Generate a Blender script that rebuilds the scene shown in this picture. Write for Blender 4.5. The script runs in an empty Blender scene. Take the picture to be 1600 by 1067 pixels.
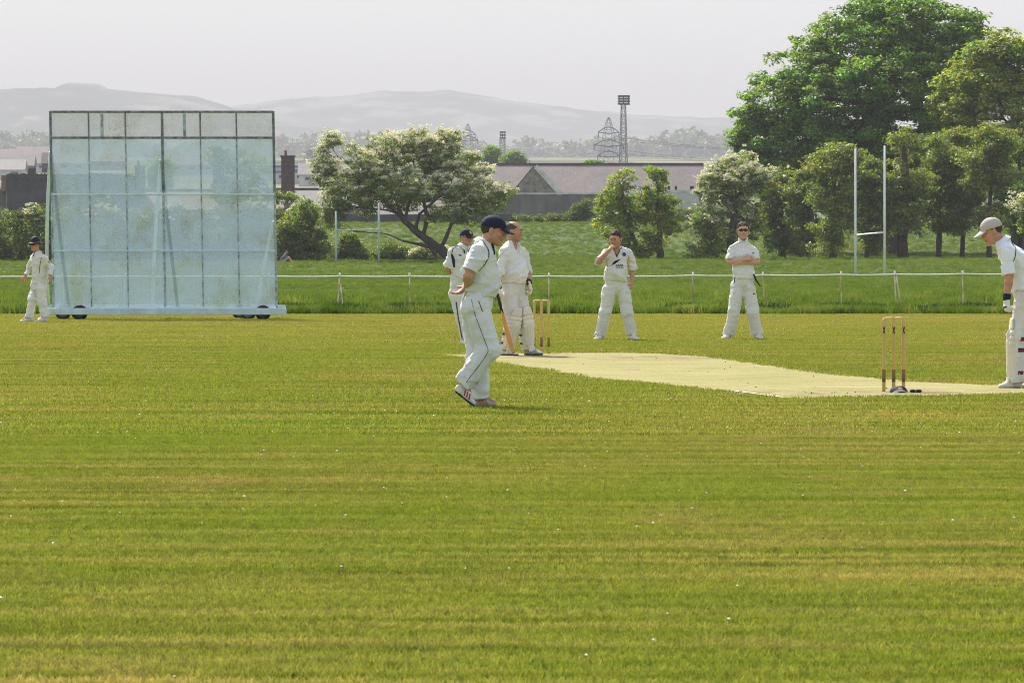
import bpy, math, random
import numpy as np
import openvdb
from mathutils import Vector, Matrix
from mathutils.bvhtree import BVHTree

random.seed(7)
RNG = np.random.default_rng(11)
SC = bpy.context.scene
COL = SC.collection

# ------------------------------------------------------------------ camera, sky, sun, exposure
F_PX, HORIZON, EYE = 8618.0, 396.0, 1.34      # focal length and horizon measured on the 1600 px photograph
cam_data = bpy.data.cameras.new("camera")
cam_data.sensor_width = 36.0
cam_data.lens = 36.0 * F_PX / 1600.0
cam_data.clip_start = 0.5
cam_data.clip_end = 45000.0
cam_data.dof.use_dof = True
cam_data.dof.focus_distance = 62.0
cam_data.dof.aperture_fstop = 26.0
cam = bpy.data.objects.new("camera", cam_data)
COL.objects.link(cam)
cam.location = (0, 0, EYE)
cam.rotation_euler = (math.radians(90) - math.atan((533.5 - HORIZON) / F_PX), 0, 0)
SC.camera = cam

SUN_EL = math.radians(46)
SUN_DIR = Vector((-0.42, 0.91, 0)).normalized() * math.cos(SUN_EL) + Vector((0, 0, math.sin(SUN_EL)))
world = bpy.data.worlds.new("World")
SC.world = world
world.use_nodes = True
wn = world.node_tree
wn.nodes.clear()
sky = wn.nodes.new("ShaderNodeTexSky")
sky.sky_type = 'NISHITA'
sky.sun_disc = False
sky.sun_elevation = SUN_EL
sky.sun_rotation = math.atan2(SUN_DIR.x, SUN_DIR.y)
sky.air_density = 1.0
sky.dust_density = 1.0
sky.ozone_density = 1.0
bg = wn.nodes.new("ShaderNodeBackground")
bg.inputs[1].default_value = 0.10
wo = wn.nodes.new("ShaderNodeOutputWorld")
veil = wn.nodes.new("ShaderNodeMix")              # thin milky high cloud over the whole sky
veil.data_type = 'RGBA'
veil.inputs[0].default_value = 0.62
veil.inputs[7].default_value = (3.9, 4.0, 4.45, 1)
wn.links.new(sky.outputs[0], veil.inputs[6])
wn.links.new(veil.outputs[2], bg.inputs[0])
wn.links.new(bg.outputs[0], wo.inputs[0])

sun_data = bpy.data.lights.new("sun", 'SUN')
sun_data.energy = 3.9
sun_data.angle = math.radians(0.5)
sun_data.color = (1.0, 0.93, 0.82)
sun = bpy.data.objects.new("sun", sun_data)
COL.objects.link(sun)
sun.rotation_euler = SUN_DIR.to_track_quat('Z', 'Y').to_euler()
sun.location = (0, 0, 60)

SC.view_settings.view_transform = 'Standard'
SC.view_settings.look = 'None'
SC.view_settings.exposure = 1.23
SC.view_settings.gamma = 1.0
SC.cycles.use_denoising = True
SC.cycles.denoising_prefilter = 'NONE'
SC.cycles.max_bounces = 8
SC.cycles.filter_width = 1.0
SC.cycles.transparent_max_bounces = 12
SC.cycles.volume_bounces = 0

# ------------------------------------------------------------------ helpers
def at(px, py, D):
    return Vector(((px - 800.0) / F_PX * D, D, EYE - (py - HORIZON) / F_PX * D))

def sstep(t):
    t = np.clip(t, 0, 1)
    return t * t * (3 - 2 * t)

FAR_Y = [530, 700, 1500, 2000, 2600, 6400, 7600, 20000]
FAR_Z = [0, 0, 19, 30, 42, 108, 122, 122]
def gz(x, y):
    """height of the ground"""
    y = np.asarray(y, float); x = np.asarray(x, float)
    z = 0.95 * sstep((y - 305) / 115.0) + 3.3 * sstep((y - 425) / 105.0) + np.interp(y, FAR_Y, FAR_Z)
    return z

def tag(o, label=None, cat=None, group=None, kind=None):
    if label: o["label"] = label
    if cat: o["category"] = cat
    if group: o["group"] = group
    if kind: o["kind"] = kind
    return o

def np_mesh(name, verts, faces, mat=None, parent=None, loc=(0, 0, 0), smooth=False, cols=None, n=4):
    """fast mesh from arrays: verts (V,3), faces (F,n)"""
    me = bpy.data.meshes.new(name)
    verts = np.asarray(verts, np.float32); faces = np.asarray(faces, np.int32)
    F = len(faces); n = faces.shape[1]
    me.vertices.add(len(verts)); me.vertices.foreach_set("co", verts.ravel())
    me.loops.add(F * n); me.loops.foreach_set("vertex_index", faces.ravel())
    me.polygons.add(F)
    me.polygons.foreach_set("loop_start", np.arange(0, F * n, n, dtype=np.int32))
    me.polygons.foreach_set("loop_total", np.full(F, n, np.int32))
    if smooth: me.polygons.foreach_set("use_smooth", np.ones(F, bool))
    if cols is not None:
        a = me.color_attributes.new("col", 'FLOAT_COLOR', 'POINT')
        c = np.ones((len(verts), 4), np.float32); c[:, :3] = cols
        a.data.foreach_set("color", c.ravel())
    me.update(calc_edges=True)
    if mat: me.materials.append(mat)
    return link(name, me, parent, loc)

def link(name, me, parent=None, loc=(0, 0, 0)):
    o = bpy.data.objects.new(name, me)
    COL.objects.link(o)
    o.location = loc
    if parent: o.parent = parent
    return o

def empty(name, loc, rz=0):
    o = bpy.data.objects.new(name, None)
    COL.objects.link(o)
    o.location = loc; o.rotation_euler = (0, 0, rz); o.empty_display_size = 0.3
    return o

class MB:
    """collects boxes, tubes and prisms into one mesh"""
    def __init__(self): self.v = []; self.f = []
    def add(self, vs, fs):
        k = len(self.v); self.v += [tuple(p) for p in vs]; self.f += [tuple(i + k for i in f) for f in fs]; return self
    def box(self, lo, hi):
        x0, y0, z0 = lo; x1, y1, z1 = hi
        return self.add([(x0,y0,z0),(x1,y0,z0),(x1,y1,z0),(x0,y1,z0),(x0,y0,z1),(x1,y0,z1),(x1,y1,z1),(x0,y1,z1)],
                        [(0,3,2,1),(4,5,6,7),(0,1,5,4),(1,2,6,5),(2,3,7,6),(3,0,4,7)])
    def tube(self, pts, r, seg=8, cap=True):
        pts = [Vector(p) for p in pts]; n = len(pts)
        rs = r if isinstance(r, (list, tuple)) else [r] * n
        ring = []; prev = None
        for i, p in enumerate(pts):
            t = (pts[min(i + 1, n - 1)] - pts[max(i - 1, 0)])
            t = t.normalized() if t.length > 1e-9 else Vector((0, 0, 1))
            if prev is None:
                a = Vector((1, 0, 0)) if abs(t.x) < 0.8 else Vector((0, 1, 0))
                u = (a - t * a.dot(t)).normalized()
            else:
                u = prev - t * prev.dot(t)
                u = u.normalized() if u.length > 1e-6 else Vector((1, 0, 0))
            prev = u; w = t.cross(u)
            ring.append([p + (u * math.cos(2*math.pi*j/seg) + w * math.sin(2*math.pi*j/seg)) * rs[i] for j in range(seg)])
        vs = [q for R in ring for q in R]; fs = []
        for i in range(n - 1):
            for j in range(seg):
                fs.append((i*seg+j, i*seg+(j+1) % seg, (i+1)*seg+(j+1) % seg, (i+1)*seg+j))
        if cap:
            fs.append(tuple(reversed(range(seg)))); fs.append(tuple((n-1)*seg + j for j in range(seg)))
        return self.add(vs, fs)
    def prism(self, poly, off):
        """planar polygon (list of 3D points) extruded by vector off"""
        n = len(poly); off = Vector(off)
        vs = [Vector(p) for p in poly] + [Vector(p) + off for p in poly]
        fs = [tuple(range(n)), tuple(reversed(range(n, 2*n)))] + [((i+1) % n, i, i+n, (i+1) % n + n) for i in range(n)]
        return self.add(vs, fs)
    def build(self, name, mat, parent=None, loc=(0, 0, 0), smooth=False, bevel=0):
        me = bpy.data.meshes.new(name); me.from_pydata(self.v, [], self.f)
        if smooth: me.polygons.foreach_set("use_smooth", np.ones(len(me.polygons), bool))
        me.update(); me.materials.append(mat)
        o = link(name, me, parent, loc)
        if bevel:
            m = o.modifiers.new("bevel", 'BEVEL'); m.width = bevel; m.segments = 2; m.limit_method = 'ANGLE'
        return o

# ------------------------------------------------------------------ materials
def nodes(name):
    m = bpy.data.materials.new(name); m.use_nodes = True
    nt = m.node_tree; nt.nodes.clear()
    out = nt.nodes.new("ShaderNodeOutputMaterial")
    return m, nt, out

class NT:
    def __init__(self, nt): self.nt = nt
    def n(self, t, **kw):
        x = self.nt.nodes.new("ShaderNode" + t)
        for k, v in kw.items(): setattr(x, k, v)
        return x
    def l(self, a, b): self.nt.links.new(a, b)
    def noise(self, vec, scale, detail=3, rough=0.55, dim=None):
        x = self.n("TexNoise"); x.inputs["Scale"].default_value = scale
        x.inputs["Detail"].default_value = detail; x.inputs["Roughness"].default_value = rough
        if vec is not None: self.l(vec, x.inputs["Vector"])
        return x.outputs["Fac"]
    def mapping(self, vec, scale=(1, 1, 1), rot=(0, 0, 0), loc=(0, 0, 0)):
        x = self.n("Mapping"); x.inputs["Scale"].default_value = scale
        x.inputs["Rotation"].default_value = rot; x.inputs["Location"].default_value = loc
        self.l(vec, x.inputs["Vector"]); return x.outputs[0]
    def ramp(self, fac, stops):
        x = self.n("ValToRGB"); e = x.color_ramp.elements
        while len(e) < len(stops): e.new(0.5)
        for el, (p, c) in zip(e, stops):
            el.position = p; el.color = (*c, 1) if len(c) == 3 else c
        self.l(fac, x.inputs[0]); return x.outputs[0]
    def mix(self, fac, a, b, mode='MIX'):
        x = self.n("Mix", data_type='RGBA', blend_type=mode)
        for s, v in ((x.inputs[0], fac), (x.inputs[6], a), (x.inputs[7], b)):
            if isinstance(v, (int, float)): s.default_value = v
            elif isinstance(v, tuple): s.default_value = (*v, 1)
            else: self.l(v, s)
        return x.outputs[2]
    def math(self, op, a, b=0.0, clamp=False):
        x = self.n("Math", operation=op, use_clamp=clamp)
        for s, v in ((x.inputs[0], a), (x.inputs[1], b)):
            if isinstance(v, (int, float)): s.default_value = v
            else: self.l(v, s)
        return x.outputs[0]
    def bump(self, h, strength=0.3, dist=0.02):
        x = self.n("Bump"); x.inputs["Strength"].default_value = strength
        x.inputs["Distance"].default_value = dist; self.l(h, x.inputs["Height"]); return x.outputs[0]

def pmat(name, base, rough=0.8, var=0.2, scale=6.0, bump=0.0, bscale=40.0, stretch=(1, 1, 1), metal=0.0,
         attr=False, coord='Object', spec=0.3, bdist=0.01, sheen=0.0, tint=None):
    m, nt, out = nodes(name); q = NT(nt)
    tc = q.n("TexCoord")
    v = tc.outputs[coord]
    if stretch != (1, 1, 1): v = q.mapping(v, stretch)
    f = q.noise(v, scale, 4, 0.6)
    lo = tuple(c * (1 - var) for c in base); hi = tuple(min(1, c * (1 + var)) for c in base)
    if tint: lo = tint
    c = q.ramp(f, [(0.3, lo), (0.7, hi)])
    if attr:
        a = q.n("Attribute"); a.attribute_name = "col"
        c = q.mix(1.0, c, a.outputs[0], 'MULTIPLY')
    b = q.n("BsdfPrincipled"); q.l(c, b.inputs["Base Color"])
    b.inputs["Roughness"].default_value = rough; b.inputs["Metallic"].default_value = metal
    b.inputs["Specular IOR Level"].default_value = spec
    if sheen: b.inputs["Sheen Weight"].default_value = sheen
    if bump:
        q.l(q.bump(q.noise(v, bscale, 3), bump, bdist), b.inputs["Normal"])
    q.l(b.outputs[0], out.inputs[0])
    return m

def leaf_mat(name, base, trans=0.5, attr=True, gloss=0.06, tcol=(1.4, 1.4, 0.6)):
    m, nt, out = nodes(name); q = NT(nt)
    a = q.n("Attribute"); a.attribute_name = "col"
    c = q.mix(1.0, base, a.outputs[0], 'MULTIPLY')
    d = q.n("BsdfDiffuse"); q.l(c, d.inputs[0])
    t = q.n("BsdfTranslucent"); q.l(q.mix(1.0, c, tcol, 'MULTIPLY'), t.inputs[0])
    g = q.n("BsdfGlossy"); g.inputs[0].default_value = (0.6, 0.65, 0.6, 1); g.inputs["Roughness"].default_value = 0.45
    x = q.n("MixShader"); x.inputs[0].default_value = trans; q.l(d.outputs[0], x.inputs[1]); q.l(t.outputs[0], x.inputs[2])
    y = q.n("MixShader"); y.inputs[0].default_value = gloss; q.l(x.outputs[0], y.inputs[1]); q.l(g.outputs[0], y.inputs[2])
    q.l(y.outputs[0], out.inputs[0])
    return m

MATS = {}
def M(name, *a, **k):
    if name not in MATS: MATS[name] = pmat(name, *a, **k)
    return MATS[name]
# ------------------------------------------------------------------ ground
def mown_colour(q):
    """colour of the mown outfield by place: mowing rows, dry streaks and greener patches"""
    g = q.n("NewGeometry"); P = g.outputs["Position"]
    rot = q.mapping(P, (1, 1, 1), (0, 0, math.radians(1.2)))
    st = q.noise(q.mapping(rot, (0.05, 1.7, 1)), 1.0, 4, 0.62)         # long streaks along the mowing rows
    st2 = q.noise(q.mapping(rot, (0.22, 4.2, 1)), 1.0, 3, 0.6)
    pt = q.noise(q.mapping(P, (0.25, 0.16, 1), (0, 0, 0), (3, 8, 0)), 1.0, 3, 0.5)
    fine = q.noise(q.mapping(P, (22, 12, 22)), 1.0, 4, 0.8)
    c = q.ramp(st, [(0.32, (0.105, 0.150, 0.020)), (0.43, (0.185, 0.228, 0.032)), (0.52, (0.285, 0.285, 0.058)), (0.61, (0.41, 0.325, 0.140)), (0.72, (0.28, 0.195, 0.095))])
    c2 = q.ramp(st2, [(0.36, (0.085, 0.120, 0.020)), (0.5, (0.260, 0.280, 0.054)), (0.66, (0.46, 0.385, 0.140))])
    c = q.mix(0.55, c, c2)
    c = q.mix(q.ramp(pt, [(0.38, (0, 0, 0)), (0.66, (0.5, 0.5, 0.5))]), c, (0.185, 0.265, 0.026))
    # the outfield close to the boundary is drier
    sep = q.n("SeparateXYZ"); q.l(P, sep.inputs[0])
    dry = q.math('MULTIPLY', q.math('SUBTRACT', sep.outputs[1], 72.0), 1 / 40.0, True)
    c = q.mix(q.math('MULTIPLY', dry, 0.25), c, (0.42, 0.345, 0.11))
    worn = q.ramp(q.noise(q.mapping(rot, (0.55, 0.30, 1), loc=(9, 3, 0)), 1.0, 5, 0.68), [(0.56, (0, 0, 0)), (0.72, (0.65, 0.65, 0.65))])
    c = q.mix(worn, c, (0.37, 0.275, 0.125))                                  # paler worn patches
    scuff = q.ramp(q.noise(q.mapping(rot, (1.1, 1.6, 1), loc=(2, 7, 0)), 1.0, 5, 0.75), [(0.61, (0, 0, 0)), (0.70, (0.7, 0.7, 0.7))])
    c = q.mix(scuff, c, (0.105, 0.115, 0.030))                                # small dark scuffs and coarse tufts
    sp = q.ramp(fine, [(0.28, (0.38, 0.42, 0.35)), (0.5, (1, 1, 1)), (0.70, (1.6, 1.45, 1.35))])
    return q.mix(1.0, c, sp, 'MULTIPLY'), P, sep.outputs[1]

def rough_colour(q, P):
    a = q.noise(q.mapping(P, (0.10, 0.07, 0.3)), 1.0, 5, 0.65)
    b = q.noise(q.mapping(P, (1.6, 0.7, 0.9)), 1.0, 4, 0.65)
    c = q.ramp(a, [(0.3, (0.082, 0.150, 0.018)), (0.5, (0.140, 0.215, 0.028)), (0.7, (0.215, 0.265, 0.048))])
    return q.mix(0.4, c, q.ramp(b, [(0.36, (0.040, 0.075, 0.014)), (0.50, (0.135, 0.205, 0.032)), (0.64, (0.31, 0.32, 0.11))]))

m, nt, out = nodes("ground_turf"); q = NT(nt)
mc, P, Yc = mown_colour(q)
mc = q.mix(1.0, mc, (0.72, 0.76, 0.62), 'MULTIPLY')                     # darkened by the shade the blades cast among themselves
edge = q.math('ADD', Yc, q.math('MULTIPLY', q.math('SUBTRACT', q.noise(q.mapping(P, (0.8, 0.8, 1)), 1.0, 3), 0.5), 3.0))
rc = rough_colour(q, P)
far = q.noise(q.mapping(P, (0.006, 0.004, 0.004)), 1.0, 5, 0.6)
fc = q.ramp(far, [(0.35, (0.035, 0.055, 0.030)), (0.5, (0.10, 0.12, 0.06)), (0.62, (0.24, 0.22, 0.17)), (0.7, (0.07, 0.10, 0.04))])
rc = q.mix(1.0, rc, (0.34, 0.40, 0.28), 'MULTIPLY')                    # turf seen between the tufts, their shade put into its colour
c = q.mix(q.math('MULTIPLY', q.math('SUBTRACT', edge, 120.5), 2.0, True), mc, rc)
c = q.mix(q.math('MULTIPLY', q.math('SUBTRACT', Yc, 600.0), 0.01, True), c, fc)
b = q.n("BsdfPrincipled"); q.l(c, b.inputs["Base Color"]); b.inputs["Roughness"].default_value = 0.9
b.inputs["Specular IOR Level"].default_value = 0.1
hb = q.noise(q.mapping(P, (1.3, 0.6, 1)), 1.0, 6, 0.75)
q.l(q.bump(hb, 0.5, 0.06), b.inputs["Normal"])
q.l(b.outputs[0], out.inputs[0])
GROUND_MAT = m

ys = np.concatenate([np.linspace(-60, 120, 40), np.linspace(124, 560, 110), np.linspace(575, 1000, 30), np.linspace(1050, 19800, 90)])
us = np.linspace(-1, 1, 61)
Yg, Ug = np.meshgrid(ys, us, indexing='ij')
Xg = Ug * (70 + 0.42 * np.maximum(Yg, 0))
Zg = gz(Xg, Yg)
bumpy = sstep((Yg - 126) / 20)
Zg = Zg + bumpy * (0.05 * np.sin(Xg * 0.7 + Yg * 0.13) * np.sin(Yg * 0.31 + Xg * 0.2)) * (Yg < 600)
nY, nX = Yg.shape
idx = np.arange(nY * nX).reshape(nY, nX)
fc_ = np.stack([idx[:-1, :-1], idx[:-1, 1:], idx[1:, 1:], idx[1:, :-1]], -1).reshape(-1, 4)
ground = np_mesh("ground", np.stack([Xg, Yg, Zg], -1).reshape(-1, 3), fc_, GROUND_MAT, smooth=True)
tag(ground, "mown cricket outfield running on into rough meadow", kind="structure")

# the pitch: a pale close-cut strip, outline measured on the photograph
PITCH = [(-1.12,72.7),(-0.62,70.0),(-0.23,67.1),(0.265,63.4),(0.78,58.9),(1.38,56.3),(1.9,53.9),(2.16,51.7),(2.52,50.6),(3.5,51.2),
         (4.83,52.1),(5.6,52.5),(5.6,55.2),(4.9,55.9),(4.16,57.5),(3.52,61.3),(3.18,64.9),(2.62,71.2),(2.05,73.3),(1.5,74.1),(0.6,73.9),(-0.3,73.2)]
def dense(poly, step=0.05, jit=0.02):
    o = []; n = len(poly)
    for i in range(n):
        a = Vector(poly[i]); b_ = Vector(poly[(i+1) % n]); k = max(1, int((b_ - a).length / step))
        for j in range(k):
            p = a.lerp(b_, j / k); o.append((p.x + random.gauss(0, jit), p.y + random.gauss(0, jit * 3)))
    return o
def in_poly(x, y, poly):
    ins = np.zeros(x.shape, bool); n = len(poly)
    for i in range(n):
        x0, y0 = poly[i]; x1, y1 = poly[(i+1) % n]
        c = ((y0 > y) != (y1 > y)) & (x < (x1 - x0) * (y - y0) / (y1 - y0 + 1e-12) + x0)
        ins ^= c
    return ins
m, nt, out = nodes("pitch_turf"); q = NT(nt)
g = q.n("NewGeometry"); P = g.outputs["Position"]
rp = q.mapping(P, (1, 1, 1), (0, 0, math.radians(-9.4)))
a1 = q.noise(q.mapping(P, (0.5, 0.35, 1)), 1.0, 4, 0.6)
a2 = q.noise(q.mapping(P, (2.0, 1.4, 1)), 1.0, 4, 0.7)
a3 = q.noise(q.mapping(P, (30, 10, 1)), 1.0, 3, 0.7)
c = q.ramp(a1, [(0.3, (0.175, 0.185, 0.052)), (0.5, (0.262, 0.240, 0.090)), (0.68, (0.325, 0.285, 0.135))])
c = q.mix(0.5, c, q.ramp(a2, [(0.3, (0.190, 0.205, 0.060)), (0.55, (0.31, 0.275, 0.115)), (0.72, (0.22, 0.17, 0.085))]))
sepP = q.n("SeparateXYZ"); q.l(P, sepP.inputs[0])
foot = q.ramp(q.noise(q.mapping(P, (2.6, 0.9, 1), loc=(5, 2, 0)), 1.0, 5, 0.7), [(0.46, (0, 0, 0)), (0.60, (1, 1, 1))])     # scuffed footholds near the two creases
near_ = q.math('SUBTRACT', 1.0, q.math('MULTIPLY', q.math('ABSOLUTE', q.math('SUBTRACT', sepP.outputs[1], 52.6)), 0.5), True)
far_ = q.math('SUBTRACT', 1.0, q.math('MULTIPLY', q.math('ABSOLUTE', q.math('SUBTRACT', sepP.outputs[1], 70.5)), 0.35), True)
c = q.mix(q.math('MULTIPLY', foot, q.math('MULTIPLY', q.math('MAXIMUM', near_, far_), 1.0)), c, (0.20, 0.145, 0.085))
c = q.mix(1.0, c, q.ramp(a3, [(0.3, (0.7, 0.74, 0.6)), (0.55, (1, 1, 1)), (0.75, (1.2, 1.18, 1.1))]), 'MULTIPLY')
b = q.n("BsdfPrincipled"); q.l(c, b.inputs["Base Color"]); b.inputs["Roughness"].default_value = 0.9
b.inputs["Specular IOR Level"].default_value = 0.1
q.l(q.bump(a3, 0.5, 0.02), b.inputs["Normal"]); q.l(b.outputs[0], out.inputs[0])
gx, gy = np.meshgrid(np.arange(-1.4, 5.8, 0.035), np.arange(50.0, 74.6, 0.12), indexing='ij')
jx = 0.05 * (RNG.random(gx.shape) - .5) + 0.02 * np.sin(gy * 5.1) * np.sin(gy * 1.7 + 1); jy = 0.35 * (RNG.random(gx.shape) - .5)
ins = in_poly(gx + .0175 + jx, gy + .06 + jy, PITCH)
ii = np.nonzero(ins)
c0 = np.stack([gx[ii], gy[ii]], -1); K = len(c0)
V = np.zeros((K, 4, 3)); V[:, :, 2] = 0.008
for k_, (ax_, ay_) in enumerate(((0, 0), (.035, 0), (.035, .12), (0, .12))): V[:, k_, 0] = c0[:, 0] + ax_; V[:, k_, 1] = c0[:, 1] + ay_
tag(np_mesh("pitch", V.reshape(-1, 3), np.arange(K * 4).reshape(K, 4), m), "pale close-cut strip of the cricket pitch", kind="structure")
# painted crease lines
CREASE = pmat("crease_paint", (0.66, 0.64, 0.55), 0.9, 0.2, 14)
def stripe(a, b_, w):
    a = Vector(a); b_ = Vector(b_); d = (b_ - a).normalized(); nrm = Vector((-d.y, d.x)) * (w / 2)
    return [(a + nrm).to_3d(), (b_ + nrm).to_3d(), (b_ - nrm).to_3d(), (a - nrm).to_3d()]
mb = MB()
for a, b_, w in (((2.13, 53.5), (2.5, 51.0), 0.034), ((2.9, 54.6), (4.3, 54.9), 0.03), ((3.95, 53.0), (4.35, 53.1), 0.04), ((-0.5, 72.55), (1.2, 72.85), 0.04)):
    for p in [stripe(a, b_, w)]:
        mb.add([(v.x, v.y, 0.014) for v in p], [(0, 1, 2, 3)])
tag(mb.build("crease_lines", CREASE), "white crease lines painted on the pitch", kind="structure")

# ------------------------------------------------------------------ grass (stuff, scattered)
def clump(name, nb, rad, h, w, mat, lean=0.5):
    vs = []; fs = []
    for i in range(nb):
        r = rad * math.sqrt(random.random()); a = random.random() * 6.283
        x, y = r * math.cos(a), r * math.sin(a)
        hh = h * random.uniform(0.5, 1.15); d = random.random() * 6.283; L = hh * lean * random.random()
        ww = w * random.uniform(0.7, 1.3); o = random.random() * 6.283
        dx, dy = ww * math.cos(o), ww * math.sin(o)
        lx, ly = L * math.cos(d), L * math.sin(d)
        k = len(vs)
        vs += [(x - dx, y - dy, -0.004), (x + dx, y + dy, -0.004), (x + dx * .7 + lx * .4, y + dy * .7 + ly * .4, hh * .6), (x - dx * .7 + lx * .4, y - dy * .7 + ly * .4, hh * .6), (x + lx, y + ly, hh)]
        fs += [(k, k+1, k+2, k+3), (k+3, k+2, k+4)]
    me = bpy.data.meshes.new(name); me.from_pydata(vs, [], fs); me.update(); me.materials.append(mat)
    return me

def scatter(name, label, pts, scl, protos, seed=0):
    """one stuff object: points that carry turf clumps through geometry nodes"""
    me = bpy.data.meshes.new(name); n = len(pts)
    me.vertices.add(n); me.vertices.foreach_set("co", np.asarray(pts, np.float32).ravel())
    a = me.attributes.new("scl", 'FLOAT', 'POINT'); a.data.foreach_set("value", np.asarray(scl, np.float32))
    a = me.attributes.new("rot", 'FLOAT_VECTOR', 'POINT')
    r = np.zeros((n, 3), np.float32); r[:, 2] = RNG.random(n) * 6.283; a.data.foreach_set("vector", r.ravel())
    a = me.attributes.new("pick", 'INT', 'POINT'); a.data.foreach_set("value", RNG.integers(0, len(protos), n).astype(np.int32))
    me.update()
    o = link(name, me)
    ng = bpy.data.node_groups.new(name, 'GeometryNodeTree')
    ng.interface.new_socket("Geometry", in_out='INPUT', socket_type='NodeSocketGeometry')
    ng.interface.new_socket("Geometry", in_out='OUTPUT', socket_type='NodeSocketGeometry')
    N = ng.nodes; gi = N.new("NodeGroupInput"); go = N.new("NodeGroupOutput")
    iop = N.new("GeometryNodeInstanceOnPoints"); iop.inputs["Pick Instance"].default_value = True
    g2i = N.new("GeometryNodeGeometryToInstance")
    for p in reversed(protos):
        oi = N.new("GeometryNodeObjectInfo"); oi.inputs["Object"].default_value = p
        oi.inputs["As Instance"].default_value = True
        ng.links.new(oi.outputs["Geometry"], g2i.inputs[0])
    def attr(nm, typ):
        x = N.new("GeometryNodeInputNamedAttribute"); x.data_type = typ; x.inputs[0].default_value = nm
        return [s for s in x.outputs if s.enabled and s.name == "Attribute"][0]
    ng.links.new(gi.outputs[0], iop.inputs["Points"]); ng.links.new(g2i.outputs[0], iop.inputs["Instance"])
    ng.links.new(attr("pick", 'INT'), iop.inputs["Instance Index"])
    e2r = N.new("FunctionNodeEulerToRotation"); ng.links.new(attr("rot", 'FLOAT_VECTOR'), e2r.inputs[0])
    ng.links.new(e2r.outputs[0], iop.inputs["Rotation"])
    ng.links.new(attr("scl", 'FLOAT'), iop.inputs["Scale"])
    ng.links.new(iop.outputs[0], go.inputs[0])
    o.modifiers.new("scatter", 'NODES').node_group = ng
    return tag(o, label, kind="stuff")

def blade_mat(name, kind):
    m, nt, out = nodes(name); q = NT(nt)
    if kind == 'mown': c, P, _ = mown_colour(q)
    else:
        g = q.n("NewGeometry"); P = g.outputs["Position"]; c = rough_colour(q, P)
        fine = q.noise(q.mapping(P, (6, 6, 2)), 1.0, 3, 0.7)
        c = q.mix(1.0, c, q.ramp(fine, [(0.3, (0.6, 0.7, 0.6)), (0.5, (1, 1, 1)), (0.7, (1.5, 1.3, 1.1))]), 'MULTIPLY')
    d = q.n("BsdfDiffuse"); q.l(c, d.inputs[0]); t = q.n("BsdfTranslucent"); q.l(q.mix(1.0, c, (1.15, 1.15, 0.75), 'MULTIPLY'), t.inputs[0])
    x = q.n("MixShader"); x.inputs[0].default_value = 0.35; q.l(d.outputs[0], x.inputs[1]); q.l(t.outputs[0], x.inputs[2])
    q.l(x.outputs[0], out.inputs[0]); return m
MOWN = blade_mat("mown_blades", 'mown'); LONG = blade_mat("meadow_blades", 'rough')

def proto(me, name):
    """turf clump that the scatter copies; it grows in the turf like the rest"""
    o = link(name, me); o.location = (random.uniform(-3, 3), random.uniform(28, 44) if "long" not in name else 126 + random.random() * 6, 0)
    return tag(o, "tuft of grass growing among the turf", kind="stuff")
pm = [proto(clump("grass_tuft", 70, 0.10, 0.029, 0.0027, MOWN, 0.9), "grass_tuft") for _ in range(4)]
pf = [proto(clump("grass_tuft", 46, 0.17, 0.030, 0.0050, MOWN, 0.9), "grass_tuft") for _ in range(4)]
pl_ = [proto(clump("long_grass_tuft", 60, 0.26, 0.20, 0.008, LONG, 0.7), "long_grass_tuft") for _ in range(4)]

SHADED = leaf_mat('shaded_blades', (0.040, 0.088, 0.016), attr=False) if False else pmat('shaded_blades', (0.055, 0.105, 0.020), 0.8, 0.6, 3)  # backlit shade of thick grass tussocks, painted as a darker green
pw = [proto(clump('shaded_tuft', 46, 0.26, 0.20, 0.016, SHADED, 0.9), 'long_shaded_tuft') for _ in range(3)]

def wedge(n, y0, y1, marg=1.25):
    y = np.sqrt(RNG.random(n) * (y1 * y1 - y0 * y0) + y0 * y0)
    x = (RNG.random(n) * 2 - 1) * (0.0935 * y * marg + 2.2)
    return x, y
X1, Y1 = wedge(24000, 15.5, 28, 1.1); X1b, Y1b = wedge(34000, 28, 40, 1.1); X1 = np.concatenate([X1, X1b]); Y1 = np.concatenate([Y1, Y1b]); X2, Y2 = wedge(44000, 40, 80, 1.15); X3, Y3 = wedge(44000, 80, 122, 1.3)
keep = ~in_poly(X2, Y2, PITCH); X2, Y2 = X2[keep], Y2[keep]
sc1 = RNG.uniform(0.7, 1.25, len(X1)); 
scatter("mown_grass", "short mown turf of the near outfield", np.stack([X1, Y1, 0 * X1], -1), sc1, pm)
X = np.concatenate([X2, X3]); Y = np.concatenate([Y2, Y3])
scatter("mown_grass", "short mown turf of the outfield round the pitch", np.stack([X, Y, 0 * X], -1), RNG.uniform(0.75, 1.3, len(X)), pf)

def vn2(x, y, sc):
    """cheap smooth value noise"""
    x = x * sc; y = y * sc; xi = np.floor(x).astype(int); yi = np.floor(y).astype(int); fx = sstep(x - xi); fy = sstep(y - yi)
    T = vn2.T
    g_ = lambda a, b_: T[a % 64, b_ % 64]
    return (g_(xi, yi) * (1-fx) + g_(xi+1, yi) * fx) * (1-fy) + (g_(xi, yi+1) * (1-fx) + g_(xi+1, yi+1) * fx) * fy
vn2.T = np.random.default_rng(3).random((64, 64))
X4, Y4 = wedge(20000, 120.6, 165, 1.35); X5, Y5 = wedge(15000, 165, 300, 1.3); X6, Y6 = wedge(31000, 300, 530, 1.3)
xe = RNG.uniform(-17, 17, 3400); ye = 120.6 + RNG.exponential(0.5, 3400) + 0.7 * (vn2(xe, xe * 0, 0.9) - 0.5)
X = np.concatenate([X4, X5, X6, xe]); Y = np.concatenate([Y4, Y5, Y6, ye])
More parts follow.
